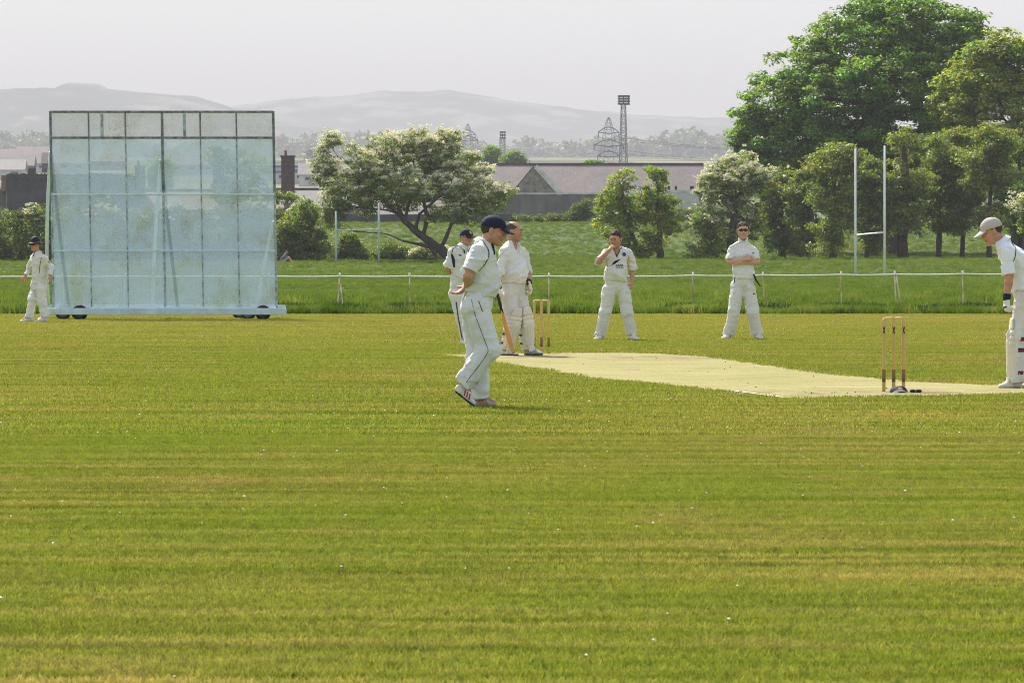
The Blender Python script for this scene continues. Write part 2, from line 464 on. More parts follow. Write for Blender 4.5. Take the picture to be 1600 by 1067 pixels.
s = np.concatenate([0.30 + 1.5 * vn2(X4, Y4, 1.1) ** 3 * RNG.uniform(0.7, 1.2, len(X4)), RNG.uniform(0.4, 0.85, len(X5)) * (0.6 + 0.7 * vn2(X5, Y5, 0.15)), RNG.uniform(0.5, 1.1, len(X6)), RNG.uniform(0.5, 1.0, len(xe)) * (0.6 + 0.8 * vn2(xe, ye, 0.7))])
sm, Xm, Ym = s, X, Y
X = np.zeros(0); Y = np.zeros(0); s = np.zeros(0)
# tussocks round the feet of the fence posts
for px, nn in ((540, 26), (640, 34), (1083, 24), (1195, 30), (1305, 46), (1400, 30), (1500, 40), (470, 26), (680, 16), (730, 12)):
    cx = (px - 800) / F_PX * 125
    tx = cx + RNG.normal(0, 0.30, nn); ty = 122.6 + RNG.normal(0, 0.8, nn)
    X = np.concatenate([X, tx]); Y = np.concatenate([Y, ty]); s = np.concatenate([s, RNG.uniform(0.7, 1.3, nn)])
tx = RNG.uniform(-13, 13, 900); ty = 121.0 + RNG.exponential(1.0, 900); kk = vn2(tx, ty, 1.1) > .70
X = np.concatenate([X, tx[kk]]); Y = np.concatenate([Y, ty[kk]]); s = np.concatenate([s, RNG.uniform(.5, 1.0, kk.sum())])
scatter("meadow_grass", "long rough grass beyond the boundary of the outfield", np.stack([Xm, Ym, gz(Xm, Ym)], -1), sm, pl_)
scatter("shaded_tussocks", "grass tussocks along the boundary fence, their backlit shade put into the colour", np.stack([X, Y, gz(X, Y)], -1), s, pw)

# daisies and crumbs of dry clippings lying on the turf
def specks(name, label, n, y0, y1, size, mat, h=0.02, patches=None):
    vs = []; fs = []
    x, y = wedge(n, y0, y1)
    if patches:
        x = np.concatenate([x] + [cx + RNG.normal(0, sx, k) for cx, cy, sx, sy, k in patches])
        y = np.concatenate([y] + [cy + RNG.normal(0, sy, k) for cx, cy, sx, sy, k in patches])
    for a, b_ in zip(x, y):
        r = size * random.uniform(0.55, 1.3); k = len(vs); z = h * random.uniform(0.8, 1.4)
        vs.append((a, b_, z + r * 0.75))
        for j in range(6):
            t = j * 1.047 + random.random(); vs.append((a + r * math.cos(t), b_ + r * math.sin(t), z + random.uniform(-.2, .35) * r))
        vs.append((a, b_, z - r * 0.5))
        for j in range(6):
            fs += [(k, k + 1 + j, k + 1 + (j + 1) % 6), (k + 7, k + 1 + (j + 1) % 6, k + 1 + j)]
    me = bpy.data.meshes.new(name); me.from_pydata(vs, [], fs); me.update(); me.materials.append(mat)
    return tag(link(name, me), label, kind="stuff")
specks("daisies", "scattered white daisies in the outfield turf", 900, 16, 118, 0.0075, pmat("daisy_white", (0.8, 0.8, 0.76), 0.7, 0.1), patches=[(6.0, 98, 1.6, 7, 130), (1.0, 100, 2.4, 7, 90), (-6, 96, 2, 8, 60), (0, 30, 3.0, 7, 130), (0.5, 46, 4.0, 6, 130)])
specks("clippings", "dry brown clippings and worm casts scattered on the turf", 700, 16, 112, 0.0085, pmat("dry_clippings", (0.10, 0.075, 0.035), 0.9, 0.4), 0.012, patches=[(-2.1, 58.6, .25, .5, 50), (-1.6, 58.4, .12, .4, 25), (-3.5, 90, .25, 2, 25), (3.15, 52.6, .3, .4, 14), (0, 28, 2.6, 6, 110), (0, 42, 3.5, 6, 110)])
specks("clippings", "pale straw clippings scattered on the turf", 1400, 16, 112, 0.007, pmat("straw_clippings", (0.50, 0.42, 0.20), 0.9, 0.3), 0.012)
# ------------------------------------------------------------------ trees and shrubs
BARK = pmat("bark", (0.060, 0.050, 0.040), 0.95, 0.45, 5, 0.6, 18, (1, 1, 0.3), bdist=0.05)
LEAF_DARK = leaf_mat("broad_leaf", (0.150, 0.262, 0.036))
LEAF_MID = leaf_mat("lime_leaf", (0.235, 0.300, 0.040))
LEAF_BRONZE = leaf_mat("bronze_leaf", (0.210, 0.255, 0.048))
LEAF_HAW = leaf_mat("hawthorn_leaf", (0.170, 0.228, 0.042))
BLOSSOM = leaf_mat("hawthorn_blossom", (0.84, 0.80, 0.58), 0.35, tcol=(1, 1, 0.85))
LEAF_HEDGE = leaf_mat("hedge_leaf", (0.115, 0.155, 0.036))

def leaves(cent, size, per, rad, flat=0.5, up=0.6, colvar=0.22, hue=0.12, tip=None):
    """leaf faces in clumps: cent (N,3); rad (N,) clump radius -> verts, quads, colours"""
    N = len(cent); rad = np.broadcast_to(rad, (N,))
    K = N * per
    c = np.repeat(cent, per, 0); r = np.repeat(rad, per)
    d = RNG.normal(size=(K, 3)); d /= np.linalg.norm(d, axis=1)[:, None]
    rr = RNG.random(K) ** 0.45
    p = c + d * (r * rr)[:, None] * np.array([1, 1, flat])
    nrm = d * 0.55 + RNG.normal(size=(K, 3)) * 0.55; nrm[:, 2] += up
    nrm /= np.linalg.norm(nrm, axis=1)[:, None]
    t = np.cross(nrm, RNG.normal(size=(K, 3))); t /= np.linalg.norm(t, axis=1)[:, None]
    b = np.cross(nrm, t)
    s = size * RNG.uniform(0.4, 1.55, K)
    a1 = t * s[:, None]; b1 = b * (s * 0.48)[:, None]; droop = nrm * (s * 0.18)[:, None]
    V = np.stack([p - a1 * 0.5 - droop, p + b1 * 0.5, p + a1 * 0.55 - droop, p - b1 * 0.5], 1).reshape(-1, 3)
    Fq = np.arange(K * 4).reshape(K, 4)
    cv = np.repeat(1 + RNG.normal(0, colvar * 0.7, N), per) * (1 + RNG.normal(0, colvar * 0.7, K))
    hv = np.repeat(RNG.normal(0, hue, N), per) + RNG.normal(0, hue * 0.5, K)
    C = np.stack([cv * (1 + hv), cv, cv * (1 - hv * 0.4)], -1).clip(0.3, 2.2)
    return V, Fq, np.repeat(C, 4, 0)

def crown_points(lobes, n, shell=0.5):
    """clump centres in ellipsoid lobes ((centre), (rx, ry, rz))"""
    w = np.array([r[0] * r[2] for _, r in lobes]) ** 0.9; w /= w.sum()
    pick = RNG.choice(len(lobes), n, p=w)
    d = RNG.normal(size=(n, 3)); d /= np.linalg.norm(d, axis=1)[:, None]
    rr = shell + (1 - shell) * RNG.random(n) ** 0.7
    cs = np.array([tuple(l[0]) for l in lobes]); rs = np.array([tuple(l[1]) for l in lobes])
    return cs[pick] + d * rr[:, None] * rs[pick], pick

def bent(a, b, n=5, sag=0.08, wob=0.06):
    a = Vector(a); b = Vector(b); L = (b - a).length; o = []
    for i in range(n + 1):
        t = i / n; p = a.lerp(b, t)
        k = math.sin(t * math.pi)
        o.append(p + Vector((random.gauss(0, wob), random.gauss(0, wob), random.gauss(0, wob) + sag)) * L * k)
    return o

def tree(name, label, cat, D, trunk, lobes, leafm, nclump, per, lsize, crad, group=None, flat=0.5, blossom=0, btop=0.0,
         limbs=True, twigs=60, colvar=0.22, hue=0.12, shell=0.45, extra_trunks=(), up=0.6, bsize=0.12, bper=18):
    """trunk: [(px, py, radius m, depth offset)], lobes: [(px, py, half width px, half height px, depth offset m)]"""
    s = F_PX / D
    base = at(trunk[0][0], trunk[0][1], D); base.z = float(gz(base.x, base.y))
    root = empty(name, base); tag(root, label, cat, group)
    def L(px, py, dd=0): 
        p = at(px, py, D) + Vector((0, dd, 0)); return p - base
    mb = MB()
    allp = []
    for tr in (trunk,) + tuple(extra_trunks):
        pts = [L(t[0], t[1], t[3] if len(t) > 3 else 0) for t in tr]; pts[0].z = -0.15 if tr is trunk else pts[0].z
        rs = [t[2] for t in tr]
        # resample for an uneven bole
        P2, R2 = [], []
        for i in range(len(pts) - 1):
            for k in range(4):
                t = k / 4; P2.append(pts[i].lerp(pts[i+1], t) + Vector((random.gauss(0, .10), random.gauss(0, .10), 0)) * rs[i] * (1 if i or k else 0)); R2.append((rs[i] + (rs[i+1] - rs[i]) * t) * random.uniform(.9, 1.12))
        P2.append(pts[-1]); R2.append(rs[-1]); mb.tube(P2, R2, 10)
        allp += list(zip(P2, R2))
    lob = [(L(l[0], l[1], l[4] if len(l) > 4 else 0), (l[2] / s, max(l[2], l[3]) / s * 0.9, l[3] / s)) for l in lobes]
    pts, pick = crown_points(lob, nclump, shell)
    if limbs:
        ends = []
        for c, r in lob:
            cand = [(p, rr) for p, rr in allp if p.z < c.z + 0.2] or allp
            p0, r0 = min(cand, key=lambda q_: (q_[0] - c).length + 0.5 * max(0, c.z - q_[0].z - 0.6 * (q_[0] - c).length))
            br = bent(p0, c, 6, 0.05, 0.05); rb = min(r0 * 0.62, 0.06 + 0.035 * (c - p0).length)
            mb.tube(br, [rb * (1 - 0.72 * i / 6) for i in range(7)], 7); ends.append(br)
        for i in RNG.choice(nclump, min(twigs, nclump), replace=False):
            br = ends[pick[i]]; st = random.choice(br[2:]); e = Vector(pts[i])
            mb.tube(bent(st, e, 4, 0.04, 0.06), [0.045, 0.035, 0.028, 0.02, 0.012], 5)
    mb.build("trunk", BARK, root, smooth=True)
    rad = crad * RNG.uniform(0.6, 1.35, nclump)
    V, Fq, C = leaves(pts, lsize, per, rad, flat, up, colvar, hue)
    np_mesh("crown", V, Fq, leafm, root, cols=C)
    if blossom:
        lo, hi = pts[:, 2].min(), pts[:, 2].max()
        h = (pts[:, 2] - lo) / (hi - lo)
        prob = np.clip((h - btop) * 1.6 + 0.25, 0.03, 1); sel = RNG.random(nclump) < prob * blossom
        bp = pts[sel] + np.array([0, 0, 1]) * (rad[sel] * flat * 0.75)[:, None]
        sub = np.repeat(bp, 7, 0); sub = sub + RNG.normal(size=sub.shape) * np.repeat(rad[sel], 7)[:, None] * np.array([.55, .55, .28])
        V, Fq, C = leaves(sub, bsize, bper, 0.22, 0.55, 0.5, 0.10, 0.03)
        np_mesh("blossom", V, Fq, BLOSSOM, root, cols=C)
    return root

# old wind-bent hawthorn in flower
tree("hawthorn_tree", "old leaning hawthorn tree thick with cream blossom behind the two batting-end players", "tree", 385,
     [(712, 414, .44), (700, 398, .36), (676, 381, .30), (650, 362, .25), (632, 345, .19), (622, 325, .13)],
     [(600, 250, 62, 40, 0), (655, 232, 55, 32, 1), (560, 285, 48, 36, -1), (530, 300, 30, 40, 1), (620, 290, 60, 30, -1.5), (690, 255, 42, 40, 0.5), (640, 318, 34, 14, 1), (700, 335, 36, 16, -1), (760, 322, 36, 18, 0), (590, 290, 40, 24, 1.5),
      (700, 225, 24, 20, 0), (735, 300, 50, 32, 0), (770, 305, 32, 22, 1), (680, 305, 45, 25, 1.5), (520, 330, 22, 22, 0), (735, 335, 38, 18, 0), (575, 315, 40, 22, 1), (510, 262, 20, 16, 0), (752, 268, 16, 12, 0), (716, 208, 13, 10, 0), (507, 236, 11, 12, 0), (524, 218, 11, 10, 0), (498, 285, 12, 9, 0), (512, 350, 15, 14, 0), (785, 300, 20, 14, 0), (742, 250, 10, 12, 0)],
     LEAF_HAW, 860, 60, 0.17, 0.55, blossom=0.85, btop=0.25, twigs=120, shell=0.3,
     extra_trunks=([(684, 388, .18), (660, 383, .14), (628, 376, .08)], [(660, 370, .18), (668, 340, .14), (660, 310, .09)], [(690, 385, .15), (706, 350, .11), (735, 330, .07)], [(640, 352, .15), (610, 325, .11), (590, 300, .07)], [(648, 362, .14), (655, 335, .1), (690, 305, .06)], [(632, 345, .13), (640, 315, .1), (650, 285, .06)]))
tree("hawthorn_tree", "rounder hawthorn tree with white blossom beside the arms-crossed fielder", "tree", 402,
     [(1140, 412, .40), (1142, 380, .32), (1146, 345, .25), (1148, 310, .16)],
     [(1150, 275, 48, 32, 0), (1110, 300, 32, 30, 0), (1185, 285, 32, 28, 1), (1105, 345, 30, 28, -1), (1150, 325, 40, 30, 1), (1120, 375, 45, 22, 0), (1100, 395, 30, 14, -1), (1170, 350, 30, 30, 1)],
     LEAF_HAW, 330, 62, 0.20, 0.62, blossom=0.85, btop=0.38, shell=0.3)
tree("hawthorn_tree", "small white-flowered hawthorn half cut off at the right edge of the photo", "tree", 372,
     [(1618, 412, .26), (1616, 380, .2), (1614, 345, .13)],
     [(1615, 325, 30, 18, 0), (1630, 345, 32, 20, 0), (1606, 350, 16, 16, 0)], LEAF_HAW, 110, 55, 0.19, 0.55, blossom=0.9, btop=0.2)
# the two slim trees behind the player with the lettered shirt
for lab, tr, lb in (("slim light-green young tree left of its twin, behind the player with lettered shirt", [(1003, 414, .18), (990, 372, .15), (975, 330, .12), (972, 290, .07)],
       [(972, 282, 22, 18, 0), (962, 308, 32, 24, 0), (950, 338, 30, 22, -.6), (985, 335, 26, 24, .6), (965, 368, 34, 22, 0), (985, 390, 24, 18, 0), (935, 322, 14, 12, 0)]),
      ("slim light-green young tree with forked top, right of its twin and left of the hawthorn", [(1031, 415, .32), (1031, 380, .2), (1028, 330, .14), (1026, 285, .07)],
       [(1026, 275, 20, 20, 0), (1022, 305, 27, 22, 0), (1040, 315, 24, 24, .5), (1012, 335, 24, 20, 0), (1042, 350, 24, 22, -.5), (1024, 375, 24, 18, 0), (1008, 392, 20, 14, 0)])):
    tree("young_tree", lab, "tree", 404, tr, lb, LEAF_MID, 190, 46, 0.21, 0.52, group="young trees in front of the long slate roof", shell=0.25)

# big sycamores towering at the back
tree("sycamore_tree", "huge dark-green broad-crowned tree towering over the tree row", "tree", 446,
     [(1390, 405, .9), (1392, 340, .75), (1388, 270, .6), (1382, 200, .4), (1380, 140, .25)],
     [(1400, 45, 105, 58, 0), (1340, 70, 95, 55, 2), (1470, 60, 68, 50, 0), (1265, 110, 72, 52, 0), (1215, 165, 66, 55, 1), (1190, 215, 52, 42, 0), (1300, 160, 90, 55, -3),
      (1390, 130, 100, 60, -4), (1470, 130, 70, 60, -2), (1240, 235, 72, 45, -2), (1330, 225, 90, 50, -4), (1420, 210, 80, 50, -3), (1390, 5, 70, 34, 1), (1510, 45, 34, 28, 0), (1165, 200, 26, 40, 0), (1490, 200, 50, 45, 2), (1520, 120, 45, 50, 3), (1340, 235, 60, 26, 5), (1300, 218, 60, 26, 5), (1470, 225, 60, 30, 5), (1420, 150, 90, 40, 5), (1300, 130, 70, 40, 4), (1290, 265, 90, 35, 0), (1200, 275, 50, 34, 1), (1260, 300, 70, 30, 3), (1400, 270, 110, 40, 4), (1480, 260, 60, 40, 4)],
     LEAF_DARK, 2300, 72, 0.31, 0.95, flat=0.40, twigs=160, shell=0.5, colvar=0.3, hue=0.13, up=1.2)
tree("sycamore_tree", "large yellow-green tree overlapping the huge dark one at the right edge", "tree", 432,
     [(1592, 406, .6), (1590, 330, .5), (1588, 250, .35), (1586, 180, .2)],
     [(1590, 100, 55, 48, 0), (1540, 135, 52, 42, -1), (1515, 185, 42, 36, 0), (1580, 180, 60, 45, -2), (1630, 150, 60, 60, 0), (1540, 225, 55, 34, 0), (1610, 235, 60, 40, -1), (1640, 90, 40, 36, 0), (1530, 88, 40, 36, 0), (1572, 72, 40, 30, 0), (1505, 135, 44, 42, 2), (1490, 160, 34, 36, 3), (1480, 235, 60, 32, 2), (1560, 262, 70, 30, 2)],
     LEAF_MID, 820, 68, 0.30, 0.90, flat=0.40, shell=0.45, up=1.2)

# the row of lower trees in bronze spring leaf
ROW = [  # trunk px, base py, trunk radius, top py, half width, leaf, label
    (1222, 408, .36, 262, 40, LEAF_HAW, "dark leafy tree of the row nearest the hawthorn, branches hanging low"),
    (1262, 408, .20, 255, 34, LEAF_HAW, "slender dark tree of the row between the low-branched one and the fork-stemmed one"),
    (1302, 408, .34, 222, 46, LEAF_BRONZE, "bronze-leaved tree of the row with the dark twin stem, left of the goal posts"),
    (1354, 406, .22, 245, 34, LEAF_HAW, "thin tree of the row standing between the two white goal uprights"),
    (1412, 407, .62, 196, 58, LEAF_BRONZE, "bronze-leaved tree with the thickest trunk, right of the goal posts"),
    (1466, 406, .30, 205, 38, LEAF_HAW, "straight-trunked tree of the row, next right of the thickest trunk"),
    (1503, 406, .24, 196, 44, LEAF_BRONZE, "tall bronze-leaved tree of the row, left of the striker's cap"),
    (1545, 405, .26, 188, 46, LEAF_BRONZE, "bronze-leaved tree of the row standing behind the striker's cap"),
    (1592, 406, .30, 215, 42, LEAF_DARK, "green tree of the row behind the striker's back")]
for px, py, r, top, hw, lm, lab in ROW:
    H = py - top
    lb = []
    for k in range(9):
        t = random.uniform(0.0, 1.0); w = hw * (0.62 + 0.5 * math.sin(math.pi * min(1, 0.2 + t * 0.75)))
        lb.append((px + random.uniform(-.55, .55) * hw, top + w * .5 + t * (H * .68), w * .62, w * .5, random.uniform(-1.5, 1.5)))
    lb += [(px, top + hw * .4, hw * .55, hw * .42, 0), (px - hw * .5, top + H * .45, hw * .5, hw * .4, -1), (px + hw * .5, top + H * .42, hw * .5, hw * .4, -1), (px + random.uniform(-.4, .4) * hw, top + H * .74, hw * .55, hw * .3, -1)]
    if px < 1380: lb += [(px + random.uniform(-10, 10), py - 34, hw * .62, 22, -1), (px + random.uniform(-18, 18), py - 20, hw * .6, 14, 1)]
    tree("row_tree", lab, "tree", 412 + random.uniform(-6, 6), [(px, py, r * .8), (px + random.uniform(-3, 3), py - H * .3, r * .56), (px + random.uniform(-5, 5), py - H * .6, r * .5), (px, top + hw * .6, r * .25)],
         lb, lm, 360, 52, 0.21, 0.66, group="row of trees along the far side of the field", shell=0.2, twigs=70, hue=0.11)

def shrub(name, label, D, base_px, base_py, lobes, leafm, n, per, size, crad, group=None, blossom=0):
    return tree(name, label, "shrub", D, [(base_px, base_py, .12), (base_px + 2, base_py - 15, .08)], lobes, leafm, n, per, size, crad, group, blossom=blossom, twigs=30, shell=0.35, flat=0.7)
shrub("large_shrub", "tall dense shrub standing right of the sight screen", 388, 478, 415, [(470, 355, 38, 32, 0), (490, 380, 34, 30, 0), (455, 392, 26, 22, 0), (478, 330, 22, 18, 0), (445, 372, 18, 26, 0)], LEAF_HAW, 260, 50, 0.19, 0.55)
shrub("low_shrub", "low shrub under the leaning hawthorn, between the far goal uprights", 392, 556, 414, [(545, 390, 26, 20, 0), (565, 398, 22, 14, 0), (530, 396, 18, 16, 0), (550, 372, 14, 12, 0)], LEAF_HAW, 130, 46, 0.18, 0.45, "low shrubs under the hawthorn")
shrub("low_shrub", "low shrub under the leaning hawthorn, right of the far goal posts", 392, 620, 414, [(610, 394, 24, 18, 0), (635, 398, 22, 14, 0), (600, 402, 18, 10, 0)], LEAF_HAW, 120, 46, 0.18, 0.45, "low shrubs under the hawthorn")
shrub("low_shrub", "low pale-flowered shrub at the foot of the leaning hawthorn trunk", 391, 672, 414, [(670, 398, 24, 14, 0), (655, 403, 18, 9, 0), (690, 400, 16, 12, 0)], LEAF_HAW, 100, 46, 0.18, 0.42, "low shrubs under the hawthorn", blossom=0.4)
tree("small_tree", "small tree whose branch leans out from behind the sight screen's right edge", "tree", 400, [(400, 414, .3), (404, 370, .24), (410, 330, .16), (425, 305, .1)],
     [(385, 262, 34, 26, 0), (345, 250, 26, 22, 0), (440, 308, 22, 12, 0), (400, 300, 30, 20, 0), (360, 300, 30, 24, 0), (445, 335, 16, 10, 0)], LEAF_HAW, 200, 46, 0.19, 0.5)
# hedge along the left
lob = [(px, 368 + random.uniform(-8, 8), 30, 38 + random.uniform(-4, 8), random.uniform(-1, 1)) for px in range(-420, 440, 26)]
lob += [(px, 398, 30, 15, -.6) for px in range(-420, 440, 26)] + [(px + random.uniform(-9, 9), 336 + random.uniform(-7, 7), 16, 12, 0) for px in range(-420, 440, 22)]
tree("hedge", "thick dark hedge with pale flowering top beyond the meadow, left side", "hedge", 390, [(180, 413, .2), (181, 380, .15)], lob, LEAF_HEDGE, 1750, 50, 0.20, 0.62, limbs=False, shell=0.3, flat=0.7, blossom=0.22, btop=0.75)

# distant wood on the ridge: one far mass
cs = []; 
for i in range(430):
    D = random.uniform(6200, 7200); px = random.uniform(-150, 1700); x = (px - 800) / F_PX * D
    hgt = random.uniform(13, 28) * (1.25 if random.random() < .15 else 1); w = hgt * random.uniform(.45, .8); z = float(gz(x, D)) + (5.0 * math.sin(px * .012 + 1) )
    for k in range(int(14 + hgt)):
        a = random.gauss(0, .5); b_ = random.random()
        cs.append((x + a * w * math.sqrt(max(.05, 1 - (2*b_-1)**2)) * 1.4, D + random.gauss(0, .4) * w, z - 3 + b_ * hgt))
V, Fq, C = leaves(np.array(cs), 6.0, 5, 4.6, 0.8, 0.4, 0.25, 0.06)
tag(np_mesh("distant_wood", V, Fq, leaf_mat("distant_leaf", (0.10, 0.135, 0.075)), cols=C), "hazy band of woodland along the far ridge", kind="stuff")
# a few separate trees in the middle distance
for nm, lab, D, px, py, lb in (("poplar_tree", "pale feathery tree left of the far floodlight, beyond the roofs", 1150, 740, 262, [(738, 250, 18, 14, 0), (725, 254, 12, 10, 0)]),
     ("poplar_tree", "round hazy tree just left of the far floodlight tower", 1150, 768, 262, [(768, 245, 12, 16, 0)]),
     ("poplar_tree", "spiky blue-green tree just right of the far floodlight tower", 1120, 800, 262, [(797, 250, 11, 11, 0), (806, 246, 7, 9, 0), (813, 254, 8, 8, 0)]),
     ("pine_tree", "small dark tree peeping over the middle of the long slate roof", 640, 926, 275, [(926, 258, 9, 5, 0), (918, 259, 4, 4, 0), (934, 258, 4, 4, 0)]),
     ("round_tree", "dome-shaped tree seen through the middle of the sight screen", 640, 252, 330, [(250, 268, 22, 26, 0), (250, 290, 20, 20, 0)])):
    tree(nm, lab, "tree", D, [(px, py, .3), (px, py - 10, .2)], lb, LEAF_DARK, 110, 40, 0.30 * D / 650, 0.10 * F_PX / 100 * D / 900 * .12, limbs=False, shell=0.2)

# ------------------------------------------------------------------ hills
def hill(name, label, D, sky_pts, depth, col, seed):
    xs = np.linspace(-400, 2000, 220); prof = np.interp(xs, [p[0] for p in sky_pts], [p[1] for p in sky_pts])
    rg = np.random.default_rng(seed)
    fine = np.interp(xs, np.linspace(-400, 2000, 140), rg.normal(0, 1, 140)); prof = prof - fine * 1.0
    rows = []
    for t in np.linspace(0, 1, 26):
        y = D - depth * (1 - t); zt = EYE - (prof - HORIZON) / F_PX * D
        z = -110 + (zt + 110) * (0.25 + 0.75 * sstep(np.array(t))) + 3 * np.sin(xs * .02 + t * 7) * (1 - t) * 3
        rows.append(np.stack([(xs - 800) / F_PX * D, np.full_like(xs, y), z], -1))
    rows.append(np.stack([(xs - 800) / F_PX * D, np.full_like(xs, D + 500), np.full_like(xs, -110)], -1))
    R = np.stack(rows); nY, nX = R.shape[:2]; ix = np.arange(nY * nX).reshape(nY, nX)
    fq = np.stack([ix[:-1, :-1], ix[:-1, 1:], ix[1:, 1:], ix[1:, :-1]], -1).reshape(-1, 4)
    m, nt, out = nodes(name + "_cover"); q = NT(nt)
    P = q.n("NewGeometry").outputs["Position"]
    f = q.noise(q.mapping(P, (0.005, 0.002, 0.01)), 1.0, 6, 0.65)
    c = q.ramp(f, [(0.35, tuple(v * .55 for v in col)), (0.5, col), (0.60, (0.27, 0.265, 0.19)), (0.70, tuple(v * .5 for v in col))])
    b = q.n("BsdfDiffuse"); q.l(c, b.inputs[0]); q.l(b.outputs[0], out.inputs[0])
    return tag(np_mesh(name, R.reshape(-1, 3), fq, m, smooth=True), label, kind="structure")
hill("hills", "hazy long mountain across the horizon", 17500, [(-400, 215), (200, 200), (330, 178), (380, 168), (430, 160), (480, 155), (560, 151), (600, 146), (650, 147), (700, 144), (730, 148), (800, 160), (870, 168), (930, 175), (1000, 182), (1080, 185), (1140, 186), (1250, 196), (1400, 205), (1700, 220), (2000, 235)], 5600, (0.06, 0.085, 0.05), 5)
hill("hills", "nearer hazy hill at the left", 13500, [(-400, 160), (-150, 148), (0, 143), (60, 141), (110, 140), (124, 139), (126, 132), (140, 131), (164, 132), (168, 139), (220, 146), (270, 150), (310, 153), (355, 165), (385, 178), (430, 190), (520, 203), (700, 225), (900, 250), (2000, 330)], 4200, (0.055, 0.08, 0.045), 9)

# ------------------------------------------------------------------ buildings
STONE = pmat("rubble_stone", (0.23, 0.21, 0.18), 0.95, 0.4, 2.2, 0.7, 3.0, bdist=0.06)
RENDER = pmat("weathered_render", (0.165, 0.152, 0.138), 0.95, 0.3, 0.9, 0.3, 6, (1, 1, 0.35))
DARKWALL = pmat("dark_sooty_wall", (0.075, 0.073, 0.075), 0.95, 0.35, 0.8, 0.4, 5)
COPING = pmat("pale_coping", (0.55, 0.53, 0.49), 0.9, 0.25, 1.5)
WINDOW = pmat("dark_window", (0.02, 0.022, 0.026), 0.2, 0.2, 2, spec=0.5)
PALEWALL = pmat("pale_render", (0.50, 0.49, 0.46), 0.9, 0.15, 0.7)
BRICK = pmat("red_brick", (0.22, 0.125, 0.09), 0.95, 0.35, 2.5, 0.3, 9)
BLUEGREY = pmat("blue_cladding", (0.12, 0.16, 0.22), 0.7, 0.2, 0.6)
def slate_mat(name, base):
    m, nt, out = nodes(name); q = NT(nt)
    tc = q.n("TexCoord"); v = tc.outputs['Object']
    br = q.n("TexBrick"); q.l(q.mapping(v, (1, 1.4, 1.4)), br.inputs[0])
    br.inputs["Scale"].default_value = 1.6; br.inputs["Mortar Size"].default_value = 0.03
    br.inputs["Color1"].default_value = (*[c * .85 for c in base], 1); br.inputs["Color2"].default_value = (*[c * 1.15 for c in base], 1)
    br.inputs["Mortar"].default_value = (*[c * .55 for c in base], 1)
    f = q.noise(v, 0.5, 5, 0.7)
    c = q.mix(1.0, br.outputs[0], q.ramp(f, [(0.3, (.75, .75, .78)), (0.7, (1.2, 1.15, 1.15))]), 'MULTIPLY')
    b = q.n("BsdfPrincipled"); q.l(c, b.inputs[0]); b.inputs["Roughness"].default_value = 0.6; b.inputs["Specular IOR Level"].default_value = 0.3
    q.l(b.outputs[0], out.inputs[0]); return m
SLATE = slate_mat("roof_slates", (0.172, 0.146, 0.138))
DARKSLATE = slate_mat("old_roof_slates", (0.150, 0.140, 0.145))

def W(px, py, D): return at(px, py, D)

def gable_house(name, label, cat, D, x0, x1, ridge_py, eave_py, base_py, depth, roofm, wallm, group=None, overhang=.3, chim=None, wins=()):
    """long house with its ridge along x, seen broadside"""
    a = W(x0, eave_py, D); b = W(x1, eave_py, D); zr = W(0, ridge_py, D + depth / 2).z; zb = W(0, base_py, D).z
    root = empty(name, (a.x, D, zb - 0.4)); tag(root, label, cat, group); o = Vector((a.x, D, zb - .4))
    Lx = b.x - a.x; ze = a.z - o.z; zr_ = zr - o.z
    mb = MB()
    mb.add([(0,0,0),(Lx,0,0),(Lx,depth,0),(0,depth,0),(0,0,ze),(Lx,0,ze),(Lx,depth,ze),(0,depth,ze),(0,depth/2,zr_-.12),(Lx,depth/2,zr_-.12)],
           [(0,1,5,4),(1,2,6,9,5),(2,3,7,6),(3,0,4,8,7),(4,5,9,8),(6,7,8,9)])
    mb.build("wall", wallm, root)
    r = MB(); t = .16; oh = overhang
    sl = (zr_ - ze) / (depth / 2)
    for sgn in (0, 1):
        ya = -oh if sgn == 0 else depth + oh
        za = ze - oh * sl
        P_ = [(-oh, ya, za), (Lx + oh, ya, za), (Lx + oh, depth/2, zr_), (-oh, depth/2, zr_)]
        r.prism(P_ if sgn == 0 else P_[::-1], (0, 0, t))
    rf = r.build("roof", roofm, root)
    rd = MB(); rd.tube([(-oh, depth/2, zr_ + t), (Lx + oh, depth/2, zr_ + t)], .14, 6); rd.build("ridge_tiles", DARKWALL, rf)
    for (wx0, wy0, wx1, wy1) in wins:
        p = W(wx0, wy0, D) - o; q_ = W(wx1, wy1, D) - o
        MB().box((p.x, -.06, q_.z), (q_.x, .1, p.z)).build("window", WINDOW, root)
    return root, o

# the long slate-roofed hall with its stone gable and the pale-coped yard wall
hall, ho = gable_house("long_hall", "long low hall with purple-grey slate roof and a stone gable facing the field", "building", 575, 700, 1097, 259, 303, 352, 9.0, SLATE, STONE,
    wins=((1043, 291, 1047, 297), (1054, 291, 1058, 297), (1078, 291, 1084, 299)))
gp = [W(797, 306, 571), W(873, 306, 571), W(833, 262, 571)]
zb = W(0, 352, 571).z
MB().prism([Vector((gp[0].x, 571, zb)) - ho, Vector((gp[1].x, 571, zb)) - ho, gp[1] - ho, gp[2] - ho, gp[0] - ho], (0, 6.5, 0)).build("gable_wall", STONE, hall)
r = MB()
for e in (gp[0], gp[1]):
    a_, b_ = gp[2] - ho + Vector((0, .25, .05)), e - ho + Vector((0, .25, .05))
    r.prism([a_, b_, b_ + Vector((0, 6.4, 0)), a_ + Vector((0, 6.4, 0))] if e is gp[1] else [b_, a_, a_ + Vector((0, 6.4, 0)), b_ + Vector((0, 6.4, 0))], (0, 0, .12))
r.build("gable_roof", SLATE, hall)
v = MB(); a_, b_ = gp[2] - ho, gp[1] - ho
